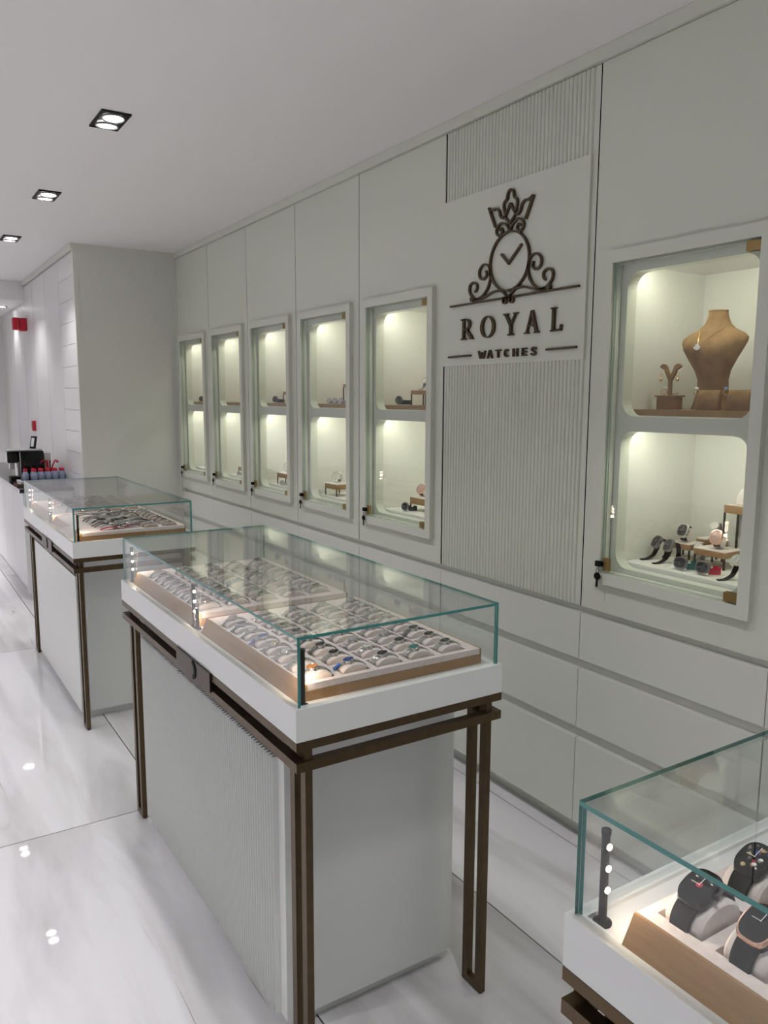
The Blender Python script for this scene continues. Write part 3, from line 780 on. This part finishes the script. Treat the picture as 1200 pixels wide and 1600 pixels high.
for ti, (x0, x1, nm) in enumerate(((-4.520, -3.885, 'nearer'), (-5.255, -4.585, 'farther'))):
    xa = x1-.045
    make_tray(x0, x1, '%s tray of loose watches in the farthest counter' % nm, 8, 2, xa, -.0705, -.935, .0955, CW, CDp, M['suede'])
    for i in range(8):
        x = xa-.0705*i
        for j in range(2):
            lab = '%s from the near end, %s row, %s tray of farthest counter' % (ORD[i], ('inner', 'back')[j], nm)
            place(pil_t, USED, (x, -.935+.0955*j, ZT+.040), label='taupe cushion '+lab, group='watch cushions in the farthest counter')
            v = random.choice([0, 1, 1, 2, 5])
            place(proto(v, 0), USED, (x, -.935+.0955*j, ZT+.040), (0, 0, random.uniform(-.2, .2)), label=wname(v)+' '+lab, group='watches on cushions in the farthest counter')
        if i < 8:
            f = {0: 3, 1: 1, 2: 4, 3: 0}.get(i, random.randrange(5)) if ti == 0 else random.randrange(5)
            place(FL[f], USED, (x, -1.095+random.uniform(-.02, .02), ZT+.041), (0, 0, random.uniform(-.35, .35)), label='%s, %s from near end, %s tray of farthest counter' % (FN[f], ORD[i], nm), group='watches laid flat in the farthest counter')
            if i % 2 == 0:
                f = random.randrange(3)
                place(FL[f], USED, (x-.035, -1.085+random.uniform(-.03, .02), ZT+.051), (random.uniform(-.02, .02), 0, random.uniform(-.7, .7)), label='%s on top of others, %s from near end, %s tray, farthest counter' % (FN[f], ORD[i], nm), group='watches laid flat in the farthest counter')
for ti, (xa, nm) in enumerate(((-3.945, 'nearer'), (-4.67, 'farther'))):
    for i in range(9):
        f = (0, 2, 1, 0, 0, 4, 2, 0, 1)[i]
        place(FL[f], USED, (xa-.055*i, -1.015+.02*((i*7) % 3-1), ZT+.056+.006*(i % 2)), (.03*((i % 3)-1), 0, .9*math.sin(i*2.3)), label='%s heaped beside the cushions, %s from near end, %s tray, farthest counter' % (FN[f], ORD[i], nm), group='watches laid flat in the farthest counter')
# ---- nearest counter: large barrel-shaped watches
def make_tonneau(case_mat, bezel_mat, dial_mat, strap_mat, kind, a=.044, b=.030):
    o = empty('barrel_watch', label='x', cat='watch')
    t0 = math.radians(-8); p = arc_pt(a+.0015, b+.0015, t0)
    T = Matrix.Translation(p) @ Matrix.Rotation(math.radians(20), 4, 'X')
    ol = tonneau(.0205, .0300, p=3.3); bend = 6.0
    fin = head(o, T, ol, case_mat, dial_mat, M['white'], h=.014, bend=bend, bez=.92, crown_x=.0205)
    h = .014
    zz = lambda y: h*.9+.0009-bend*y*y
    if bezel_mat:
        fin(MB().stack(ol, [(1.005, h*.62), (1.015, h*.8), (.97, h*1.04), (.91, h*1.03)], bend=bend), 'bezel', bezel_mat)
    if kind == 'chrono':
        k = MB()
        for i in range(7): t = math.radians(35+18*i); k.box(.013*math.cos(t)-.0016, .013*math.cos(t)+.0016, .0165*math.sin(t)-.0006, .0165*math.sin(t)+.0006, zz(.014)-.0004, zz(.014)+.0006)
        fin(k, 'numeral', M['white'], False)
        fin(MB().stack(circ(.0042, 18), [(1, zz(.008)-.0002), (.75, zz(.008)+.0004)], cap=True), 'subdial', M['redstrap'])
    if kind == 'skeleton':
        r = random.Random(3); cols = [D['cream'], D['blue'], M['rose'], M['steel'], M['white'], D['grey'], M['redstrap'], M['darksteel']]
        for i in range(22):
            x, y = r.uniform(-.0145, .0145), r.uniform(-.019, .019); rr = r.uniform(.0012, .0038)
            k = MB().stack(circ(rr, 10), [(1, zz(y)-.0008), (.85, zz(y)+.0005)], cap=True)
            me = k.mesh('gear', cols[i % 8]); me.transform(Matrix.Translation((x, y, 0))); me.transform(T); link('gear', me, o)
    for tt0, tt1 in ((t0-.48, math.radians(-110)), (t0+.48, math.radians(106))):
        strap_on_arc(a+.001, b+.001, tt0, tt1, .030, .025, .004, 9).build('strap', strap_mat, o, smooth='auto')
    return o
pil_b = pillow_proto('watch_cushion', cushion_mesh('watch_cushion', .0425, .0270, .052, M['cushion'], -.014), 'x')
TX, TYY = -.600, -1.292
make_tray(-.600, .06, 'pink suede tray with large pockets in the nearest counter', 8, 4, .018, -.0815, -1.218, .1145, .064, .092, M['suede'], h=.042, pit=.020, y0=(.012, .036, .556))
ton = [make_tonneau(M['gloss'], None, D['black'], M['black'], 'chrono'), make_tonneau(M['gloss'], None, D['black'], M['black'], 'skeleton'), make_tonneau(M['gloss'], M['rose'], D['black'], M['black'], 'plain')]
tl = ['black barrel watch with red subdial', 'black skeleton barrel watch with coloured gears', 'black barrel watch with rose gold bezel']
for i in range(8):
    for j in range(4):
        x, y = .018-.0815*i, -1.218+.1145*j
        if x > -.2: continue
        k = 7-i
        lab = '%s from far end, %s row, nearest counter' % (ORD[k], ('front', 'second', 'third', 'back')[j])
        place(pil_b, USED, (x, y, ZT+.042), label='large suede cushion '+lab, group='cushions in the nearest counter')
        s_ = {(0, 0): 0, (0, 1): 2, (1, 0): 1}.get((j, k), (i+j) % 3)
        place(ton[s_], USED, (x, y, ZT+.042), label=tl[s_]+' '+lab, group='barrel watches in the nearest counter')

# ------------------------------------------------------------------ things in the lit niches
def loft(rings, name, mat, parent=None, smooth='auto'):
    """rings: list of (z, half width, half depth, y offset) ellipses"""
    k = MB(); n = 32; rr = []
    for z, hw, hd, yo in rings:
        rr.append([k.bm.verts.new((hw*math.cos(2*PI*i/n), yo+hd*math.sin(2*PI*i/n), z)) for i in range(n)])
    for a, b in zip(rr, rr[1:]):
        for i in range(n): k.bm.faces.new((a[i], a[(i+1) % n], b[(i+1) % n], b[i]))
    k.bm.faces.new(rr[0][::-1]); k.bm.faces.new(rr[-1])
    return k.build(name, mat, parent, smooth=smooth)
SH = 1.568; SL = 1.053
PROF = [(0, .068, .046, 0), (.02, .061, .042, 0), (.06, .051, .036, 0), (.095, .049, .035, -.002), (.125, .058, .041, -.008), (.16, .079, .049, -.013),
        (.19, .098, .053, -.013), (.212, .108, .050, -.008), (.225, .108, .044, -.003), (.238, .092, .040, .002), (.252, .062, .036, .006), (.270, .041, .033, .008), (.290, .032, .030, .008), (.306, .029, .027, .007)]
def bust(loc, rz, label):
    o = empty('necklace_bust', loc, label, 'display bust', rz=rz)
    loft(PROF, 'torso', M['tan'], o)
    loft([(.3062, .030, .028, .007), (.312, .030, .028, .007)], 'neck_cap', M['tan'], o)
    return o
BX, BY, BR = -1.600, .215, .10
bust((BX, BY, SH), BR, 'tan suede necklace bust in upper niche of nearest cabinet')
bust((-1.436, .362, SH), 0, 'second tan suede bust, mostly hidden behind the nearest cabinet frame').scale = (.92, .92, .92)
def surf(x, z):
    for (z0, w0, d0, y0), (z1, w1, d1, y1) in zip(PROF, PROF[1:]):
        if z0 <= z <= z1:
            f = (z-z0)/(z1-z0); hw = w0+(w1-w0)*f; hd = d0+(d1-d0)*f; yo = y0+(y1-y0)*f
            return yo-hd*math.sqrt(max(0, 1-(x/hw)**2))-.0015
nk = empty('necklace', (BX, BY, SH), 'thin gold necklace with white fan pendant on the tan bust', 'necklace', rz=BR)
ch = [(-.040, .262), (-.037, .245), (-.030, .222), (-.024, .205)]; c2 = [(-.024, .205), (-.005, .218), (.018, .236), (.036, .252), (.040, .262)]
MB().tube([(x, surf(x, z), z) for x, z in ch+c2[1:]], .0009, 6).build('chain', M['gold'], nk)
k = MB(); k.prism([(-.036, .197), (-.033, .190), (-.026, .1865), (-.022, .1865), (-.015, .190), (-.012, .197), (-.017, .199), (-.021, .206), (-.027, .206), (-.031, .199)], 'y', surf(-.024, .195)-.003, surf(-.024, .195))
k.build('pendant', M['white'], nk)
MB().tube([(-.024+.003*math.cos(t), surf(-.024, .2)-.002, .209+.003*math.sin(t)) for t in [i*PI/5 for i in range(10)]], .0007, 5, True).build('bail', M['gold'], nk)
# earring stand, its box, earrings, ring
EX, EY = -1.712, .150
eb = empty('jewellery_box', (EX, EY, SH), 'small brown suede box under the earring stand', 'box', rz=.1)
box('box_body', M['tan'], eb, -.033, .033, -.024, .024, 0, .040, bevel=.002); box('lid', M['tan'], eb, -.039, .039, -.029, .029, .0405, .046, bevel=.002)
es = empty('earring_stand', (EX, EY, SH+.0465), 'brown suede Y-shaped earring stand on small box', 'earring stand', rz=.1)
k = MB()
k.ribbon([(0, 0), (0, .030), (-.001, .055)], .011, -.005, .005); k.build('stem', M['tan'], es, bevel=.001)
for sx in (-1, 1):
    MB().ribbon([tuple(v) for v in spline([(0, .050), (sx*.010, .068), (sx*.019, .088), (sx*.027, .094), (sx*.033, .088)], 4)], [.012]*8+[.014]*9, -.005, .005).build('arm', M['tan'], es)
    er = empty('earring', (EX+sx*.030, EY-.008+sx*.003, SH+.0465+.072), 'gold drop earring on the %s arm of the earring stand' % ('left' if sx < 0 else 'right'), 'earring', 'gold drop earrings')
    MB().tube([(.0055*math.cos(t), 0, -.006+.0055*math.sin(t)) for t in [i*PI/6 for i in range(12)]], .0011, 6, True).build('hoop', M['gold'], er)
    MB().lathe([(.0006, -.0145), (.0052, -.018), (.0062, -.022), (.003, -.027)], 14).build('drop', M['gold'], er, smooth=True)
def ring_thing(loc, rot, mat, stone, label, r=.0095):
    o = empty('finger_ring', loc, label, 'ring'); o.rotation_euler = rot
    MB().tube([(r*math.cos(t), 0, r*math.sin(t)) for t in [i*PI/10 for i in range(20)]], .0013, 6, True).build('band', mat, o, smooth=True)
    MB().lathe([(.0018, 0), (.0058, .003), (.0045, .0055), (.001, .006)], 10, (0, 0, r)).build('stone', stone, o)
    return o
ring_thing((EX-.018, EY-.006, SH+.0465+.0115), (0, .3, .5), M['gold'], M['white'], 'gold ring with dark stone lying on the earring stand box')
bg = empty('bangle', (EX+.016, EY-.004, SH+.0475), 'thin gold bangle resting beside the earring stand stem', 'bangle')
MB().tube([(.017*math.cos(t), .011*math.sin(t), .002+.004*math.cos(t)) for t in [i*PI/10 for i in range(20)]], .0009, 6, True).build('hoop', M['gold'], bg, smooth=True)
for x, lab, st, rl in ((-1.545, 'left', M['white'], 'gold ring with white stone on the left ring block'), (-1.443, 'right', plain('blue_stone', (.10, .30, .75), .2), 'ring with blue stone on the right ring block')):
    o = empty('ring_block', (x, .125, SH), 'curved tan suede ring block, %s one of two in front of the bust' % lab, 'ring display', 'ring blocks in the nearest cabinet', rz=.42)
    pr = [(-.030, 0), (.026, 0), (.026, .062)]+[(.014-.044*math.sin(t), .018+.044*math.cos(t)) for t in [PI/2*i/8 for i in range(9)]]
    MB().prism(pr, 'x', -.030, .030).build('block', M['tan'], o); box('base_pad', M['tan'], o, -.034, .034, -.034, .030, -.0005+.0005, .0035)
    ring_thing((x-.022, .092, SH+.055), (.55, 0, .42), M['gold'], st, rl, .0105)
# risers
def riser(name_label, x0, x1, y0, y1, zb, h, top=.022, mat='veneer', dark=True):
    o = empty('display_riser', ((x0+x1)/2, (y0+y1)/2, zb), name_label, 'riser', 'small wooden risers in the niches')
    a, b = (x1-x0)/2, (y1-y0)/2; t = .0055
    box('riser_top', M[mat], o, -a, a, -b, b, h-top, h-.003, bevel=.001); box('top_pad', M['cushion'], o, -a+.001, a-.001, -b+.001, b-.001, h-.003, h)
    for sx in (-1, 1):
        for sy in (-1, 1):
            box('leg', M['bronze_dark'], o, sx*a-(t if sx > 0 else 0), sx*a+(0 if sx > 0 else t), sy*b-(t if sy > 0 else 0), sy*b+(0 if sy > 0 else t), 0, h-top)
    return o
riser('low wooden riser at the left in lower niche of nearest cabinet', -1.775, -1.690, .270, .350, SL, .056)
riser('wooden riser in front at the right in lower niche of nearest cabinet', -1.640, -1.525, .225, .325, SL, .060)
riser('tall wooden riser at the back right of nearest cabinet, holding a cushion', -1.620, -1.470, .345, .425, SL, .200, .030)
riser('small wooden riser at the back between the others, nearest cabinet', -1.735, -1.650, .365, .425, SL, .065)
# watch protos for the niches
def strap_path(pts, w0, w1, th):
    k = MB(); rows = []; P = [Vector((0, y, z)) for y, z in pts]
    for i, p in enumerate(P):
        t = (P[min(i+1, len(P)-1)]-P[max(i-1, 0)]).normalized(); nn = Vector((0, -t.z, t.y)); w_ = w0+(w1-w0)*i/(len(P)-1)
        rows.append([k.bm.verts.new((sx*w_/2, p.y+o_*nn.y, p.z+o_*nn.z)) for sx, o_ in ((-1, -th/2), (1, -th/2), (1, th/2), (-1, th/2))])
    for A, Bv in zip(rows, rows[1:]):
        for j in range(4): k.bm.faces.new((A[j], A[(j+1) % 4], Bv[(j+1) % 4], Bv[j]))
    k.bm.faces.new(rows[0][::-1]); k.bm.faces.new(rows[-1])
    return k
def make_standing(case_mat, dial_mat, strap_mat, round_=False):
    """head held upright by its own strap, tip of the strap flowing forward"""
    o = empty('wrist_watch', label='x', cat='watch')
    ol = circ(.021, 24) if round_ else tonneau(.0195, .024)
    head(o, Matrix.Translation((0, -.006, .058)) @ Matrix.Rotation(math.radians(58), 4, 'X'), ol, case_mat, dial_mat, M['steel'], h=.011, bend=0 if round_ else 4., bez=.82, crown_x=.019)
    strap_path([tuple(v) for v in spline([(-.004, .046), (-.012, .030), (-.022, .014), (-.045, .0035), (-.070, .0022)], 4)], .024, .012, .0035).build('strap', strap_mat, o, smooth='auto')
    strap_path([tuple(v) for v in spline([(.008, .070), (.024, .064), (.032, .040), (.030, .014), (.020, .0025)], 4)], .024, .018, .0035).build('strap', strap_mat, o, smooth='auto')
    return o
def make_lying(case_mat, dial_mat, strap_mat, round_=False):
    """head resting on its edge, strap lying behind it"""
    o = empty('wrist_watch', label='x', cat='watch')
    ol = circ(.021, 24) if round_ else tonneau(.0195, .023)
    head(o, Matrix.Translation((0, 0, .0235)) @ Matrix.Rotation(math.radians(78), 4, 'X') @ Matrix.Rotation(math.radians(90), 4, 'Z'), ol, case_mat, dial_mat, M['steel'], h=.011, bend=0 if round_ else 4., bez=.82, crown_x=None)
    for sgn in (1, -1):
        k = MB()
        pts = [tuple(v) for v in spline([(sgn*.016, 0), (sgn*.032, .012), (sgn*.040, .028), (sgn*.030, .042), (sgn*.008, .046)] if sgn > 0 else [(-.016, 0), (-.026, .014), (-.022, .030), (-.006, .038)], 4)]
        k.ribbon(pts, .0036, 0, .021); me = k.mesh('strap', strap_mat)
        me.transform(Matrix.Translation((0, .004, .013-.0105+.0105)) @ Matrix.Rotation(math.radians(-90), 4, 'X'))
        for v in me.vertices: v.co.y = -v.co.y+.004*2 if False else v.co.y
        # strap lies on its edge: make it stand on the floor behind the head
        zs = min(v.co.z for v in me.vertices); ysn = [v.co.y for v in me.vertices]
        for v in me.vertices: v.co.z += .003-zs
        if sum(ysn)/len(ysn) < 0:
            for v in me.vertices: v.co.y = -v.co.y
        link('strap', me, o)
    return o
def make_bangle_watch():
    o = empty('bangle_watch', label='x', cat='watch')
    MB().tube([(.031*math.cos(t), .006*math.sin(t), .034+.031*math.sin(t)) for t in [2*PI*i/28 for i in range(28)]], .0024, 8, True).build('hoop', M['steel'], o, smooth=True)
    MB().tube([(.026*math.cos(t)+.004, .012+.006*math.sin(t), .029+.026*math.sin(t)) for t in [2*PI*i/24 for i in range(24)]], .0016, 6, True).build('inner_hoop', M['steel'], o, smooth=True)
    head(o, Matrix.Translation((.026, -.006, .016)) @ Matrix.Rotation(math.radians(70), 4, 'X'), circ(.009, 16), M['darksteel'], D['black'], M['steel'], h=.006)
    return o
def make_on_c(case_mat, dial_mat, strap_mat):
    """barrel watch on an upright cushion, facing the customer"""
    o = empty('wrist_watch', label='x', cat='watch')
    ol = tonneau(.0205, .0255)
    T0 = Matrix.Translation((0, 0, .030)) @ Matrix.Rotation(math.radians(62), 4, 'X')
    head(o, T0 @ Matrix.Translation((0, 0, .020)), ol, case_mat, dial_mat, M['steel'], h=.012, bend=5., bez=.80, crown_x=.0195)
    for a, b in ((-.75, -2.9), (.75, 2.9)):
        me = strap_on_arc(.0235, .0205, a, b, .024, .020, .003, 9).mesh('strap', strap_mat, smooth='auto'); me.transform(T0); link('strap', me, o)
    return o
def upright_cushion(loc, rz, label):
    k = MB(); n = 20
    k.lathe([(.0185, -.017), (.0215, -.014), (.0215, .014), (.0185, .017)], n)
    me = k.mesh('watch_cushion', M['cushion'], smooth='auto'); me.transform(Matrix.Translation((0, 0, .030-.002)) @ Matrix.Rotation(PI/2, 4, 'Y'))
    for v in me.vertices:
        if v.co.z < .0095: v.co.z = max(.0008, v.co.z-.004)
    o = link('watch_cushion', me); o.location = loc; o.rotation_euler = (0, 0, rz); tag(o, label, 'cushion'); return o
N6 = 'lower niche of nearest cabinet'
st_b = make_standing(M['darksteel'], D['grey'], M['black'])
place(st_b, USED, (-1.765, .205, SL), (0, 0, -.30), 'black strapped barrel watch standing far left in '+N6, 'watches in the nearest cabinet')
place(st_b, USED, (-1.700, .185, SL), (0, 0, -.25), 'black strapped barrel watch, second standing from left in '+N6, 'watches in the nearest cabinet')
ly_t = make_lying(M['darksteel'], D['grey'], M['teal'])
place(ly_t, USED, (-1.608, .120, SL), (0, 0, .15), 'grey barrel watch with teal strap lying at front of '+N6, 'watches in the nearest cabinet')
ly_r = make_lying(M['darksteel'], D['grey'], M['redstrap'])
place(ly_r, USED, (-1.525, .118, SL), (0, 0, .15), 'grey barrel watch with red strap lying at front of '+N6, 'watches in the nearest cabinet')
st_s = make_standing(M['steel'], D['silver'], M['black'], True)
place(st_s, USED, (-1.425, .150, SL), (0, 0, -.35), 'black-strap steel watch at front right of '+N6, 'watches in the nearest cabinet')
oc1 = make_on_c(M['steel'], D['grey'], M['black'])
upright_cushion((-1.733, .305, SL+.056), .15, 'beige cushion on the low left riser in '+N6)
place(oc1, USED, (-1.733, .305, SL+.056), (0, 0, .15), 'steel cased barrel watch on the left riser in '+N6, 'watches in the nearest cabinet')
oc2 = make_on_c(M['rose'], D['rose'], M['brown'])
upright_cushion((-1.580, .272, SL+.060), .15, 'beige cushion on the front right riser in '+N6)
place(oc2, USED, (-1.580, .272, SL+.060), (0, 0, .15), 'rose gold barrel watch on the front riser in '+N6, 'watches in the nearest cabinet')
oc3 = make_standing(M['steel'], D['white'], M['greystrap'], True)
place(oc3, USED, (-1.680, .395, SL+.065), (0, 0, .1), 'sparkling white round watch high at the back of '+N6, 'watches in the nearest cabinet', .8)
place(oc3, USED, (-1.672, .300, SL), (0, 0, .1), 'white round watch standing between the risers in '+N6, 'watches in the nearest cabinet')
pq = link('seat_cushion', cushion_mesh('seat_cushion', .036, .05, .075, M['cushion'], -.004)); pq.name = 'display_cushion'
pq.location = (-1.545, .385, SL+.2045); tag(pq, 'empty pinkish display cushion on the tall riser, nearest cabinet', 'cushion')
# cabinet left of the sign
N5 = 'niche of cabinet left of the sign'
fb = make_lying(M['darksteel'], D['black'], M['black'], True)
place(fb, USED, (-3.262, .115, SH), (0, 0, .3), 'black round watch lying on upper shelf, '+N5, 'watches in the other cabinets')
riser('wooden riser in upper '+N5, -3.195, -3.090, .135, .225, SH, .073)
place(oc3, USED, (-3.130, .175, SH+.073), (0, 0, .3), 'steel watch standing on riser in upper '+N5, 'watches in the other cabinets', .7)
riser('wooden riser in lower '+N5, -3.215, -3.085, .150, .245, SL, .068, .035)
place(oc2, USED, (-3.165, .195, SL+.068), (0, 0, .3), 'rose gold watch on riser in lower '+N5, 'watches in the other cabinets')
upright_cushion((-3.165, .195, SL+.068), .3, 'beige cushion under rose gold watch in lower '+N5)
place(fb, USED, (-3.185, .105, SL), (0, 0, .25), 'black watch lying in front of riser in lower '+N5, 'watches in the other cabinets')
# fourth cabinet from the pillar
N4 = 'niche of fourth cabinet from the pillar'
fs = make_lying(M['steel'], D['silver'], M['steel'], True)
for i, x in enumerate((-3.945, -3.880, -3.815)):
    place(fs, USED, (x, .098, SH), (0, 0, .4), '%s small steel watch lying in upper %s' % (ORD[i], N4), 'watches in the other cabinets', .8)
riser('tall riser in upper '+N4, -3.888, -3.790, .150, .230, SH, .112)
place(oc1, USED, (-3.840, .190, SH+.112), (0, 0, .3), 'dark watch upright on tall riser in upper '+N4, 'watches in the other cabinets')
riser('wooden riser in lower '+N4, -3.985, -3.850, .085, .180, SL, .070, .030); riser('second wooden riser behind in lower '+N4, -3.845, -3.730, .190, .270, SL, .070, .030)
bw = make_bangle_watch()
place(bw, USED, (-3.925, .130, SL+.070), (0, 0, .35), 'steel bangle watch upright on riser in lower '+N4, 'watches in the other cabinets')
# third
N3 = 'niche of third cabinet from the pillar'
place(fb, USED, (-4.650, .092, SH), (0, 0, .4), 'dark watch lying in upper '+N3, 'watches in the other cabinets')
riser('wooden riser in upper '+N3, -4.605, -4.500, .120, .200, SH, .075)
place(oc3, USED, (-4.555, .160, SH+.075), (0, 0, .3), 'silver watch on riser in upper '+N3, 'watches in the other cabinets', .6)
riser('wooden riser in lower '+N3, -4.655, -4.530, .095, .185, SL, .075, .030)
place(bw, USED, (-4.590, .140, SL+.075), (0, 0, .5), 'steel bangle watch on riser in lower '+N3, 'watches in the other cabinets')
place(fs, USED, (-4.540, .078, SL), (0, 0, .4), 'steel watch lying before riser in lower '+N3, 'watches in the other cabinets', .75)
N2 = 'niche of second cabinet from the pillar'
riser('wooden riser in lower '+N2, -5.315, -5.200, .095, .180, SL, .065, .030)
place(oc1, USED, (-5.262, .135, SL+.065), (0, 0, .4), 'dark watch on riser in lower '+N2, 'watches in the other cabinets', .8)
place(fs, USED, (-5.262, .080, SL), (0, 0, .4), 'steel watch lying in lower '+N2, 'watches in the other cabinets', .7)
place(fb, USED, (-6.030, .095, SH), (0, 0, .5), 'dark watch lying on shelf of cabinet beside the pillar', 'watches in the other cabinets')

# ------------------------------------------------------------------ coffee corner beyond the far counter
bc = empty('base_cabinet', (-6.66, -1.14, 0), 'low white base cabinet under the black worktop by the pillar', 'cabinet')
box('carcass', M['panel'], bc, -2.9, 0, .02, .362, .09, .86)
for i in range(5):
    x1_ = -.004-.58*i if i else -.022
    box('cabinet_door', M['panel'], bc, -.58*(i+1)+.002, x1_, 0, .019, .095, .855, bevel=.001)
box('end_panel', M['panel'], bc, -.02, .002, -.002, .365, .06, .86)
box('toe_kick', M['panel'], bc, -2.88, -.02, .045, .36, 0, .09)
wt = tag(MB().box(-9.56, -6.645, -1.165, -.763, .8605, .890).build('worktop', M['granite'], bevel=.002), 'polished black stone worktop on the low white cabinet', 'worktop')
ZW = .890
cm = empty('coffee_machine', (-7.17, -.985, ZW), 'black capsule coffee machine with steel trim on the worktop', 'coffee machine')
box('water_tank', M['silver'], cm, -.19, -.02, .098, .150, .03, .245, bevel=.006)
box('body', M['gloss'], cm, -.20, 0, -.100, .094, .0, .262, bevel=.008)
box('top_cover', M['silver'], cm, -.19, -.008, -.160, .085, .2625, .278, bevel=.004)
box('head', M['gloss'], cm, -.17, -.03, -.185, -.102, .165, .262, bevel=.008)
box('spout', M['silver'], cm, -.125, -.075, -.165, -.125, .110, .164, bevel=.003)
box('cup_panel', M['silver'], cm, -.165, -.035, -.112, -.1015, .05, .160)
box('drip_tray', M['black'], cm, -.17, -.03, -.165, -.102, .0, .048, bevel=.004)
box('side_trim', M['silver'], cm, .0005, .003, -.095, -.088, .02, .255)
pf = empty('photo_frame', (-7.24, -.965, ZW+.2785), 'small black photo frame leaning on the coffee machine', 'photo frame', rz=.6)
me = MB().box(-.032, .032, -.004, .004, 0, .105).mesh('frame', M['gloss'], bevel=.002); me.transform(Matrix.Rotation(-.22, 4, 'X')); link('frame', me, pf)
me = MB().box(-.020, .012, -.0056, -.0042, .016, .090).mesh('picture', M['white']); me.transform(Matrix.Rotation(-.22, 4, 'X')); link('picture', me, pf)
def make_bottle():
    o = empty('water_bottle', label='x', cat='bottle')
    MB().lathe([(.020, 0), (.0255, .003), (.0255, .030), (.024, .034), (.0255, .038), (.0255, .078), (.020, .096), (.0125, .106), (.0125, .110)], 16).build('bottle_body', M['bottle'], o, smooth=True)
    MB().lathe([(.0165, .105), (.0168, .124), (.015, .127)], 16).build('cap', M['red'], o, smooth='auto')
    return o
bt = make_bottle()
for j in range(2):
    for i in range(5):
        place(bt, USED, (-6.985-.056*j, -1.000+.0535*i, ZW), (0, 0, 0), 'red-capped water bottle, %s from left in %s row of the pack' % (ORD[i], ('front', 'back')[j]), 'small water bottles on the worktop')
place(bt, USED, (-7.03, -1.062, ZW), (0, 0, 0), 'single red-capped water bottle standing left of the pack', 'small water bottles on the worktop')
ct = empty('capsule_tray', (-6.98, -1.105, ZW), 'brown tray of white cups at the worktop edge', 'tray')
box('tray_base', M['brown'], ct, -.11, .11, -.045, .032, 0, .006)
for sx in (-1, 1): box('tray_side', M['brown'], ct, sx*.107-.003, sx*.107+.003, -.045, .032, .006, .018)
for i in range(6):
    cp_ = empty('paper_cup', (-6.98-.085+.034*i, -1.113, ZW+.006), '%s white cup from the left on the brown tray' % ORD[i], 'cup', 'white cups on the brown tray')
    MB().lathe([(.010, 0), (.0145, .030), (.0155, .031), (.0135, .030), (.0095, .003)], 14).build('cup_wall', M['white'], cp_, smooth='auto')
hb = empty('stirrer_holder', (-7.10, -.862, ZW), 'cup holding red and black stirrers behind the bottles', 'holder')
MB().lathe([(.030, 0), (.036, .12), (.034, .12), (.028, .004)], 18).build('holder_cup', M['red'], hb, smooth='auto')
for i in range(9):
    a = 2*PI*i/9; r_ = random.uniform(.02, .045)
    MB().tube([tuple(v) for v in spline([(0.01*math.cos(a), .01*math.sin(a), .02), (.02*math.cos(a), .02*math.sin(a), .12), (r_*math.cos(a), r_*1.3*math.sin(a), .185), (r_*1.5*math.cos(a), r_*1.8*math.sin(a), .165)], 4)], .0035, 6).build('stirrer', M['red'] if i % 3 else M['black'], hb)
# red alarm boxes on the panelled wall
al = empty('fire_call_point', (-8.36, PY-.0005, 1.322), 'small red fire call point on the panelled wall above the coffee machine', 'alarm')
box('housing', M['red'], al, -.036, .036, -.030, 0, -.048, .048, bevel=.004); box('front_plate', M['bronze_dark'], al, -.022, .022, -.032, -.0305, -.026, .026)
sd = empty('alarm_sounder', (-8.56, PY-.0005, 2.300), 'red alarm sounder box high on the panelled wall', 'alarm')
box('wall_box', M['red'], sd, -.05, .05, -.062, 0, -.064, .058, bevel=.006); box('beacon', M['red'], sd, -.04, .045, -.125, -.0625, -.056, .060, bevel=.010)
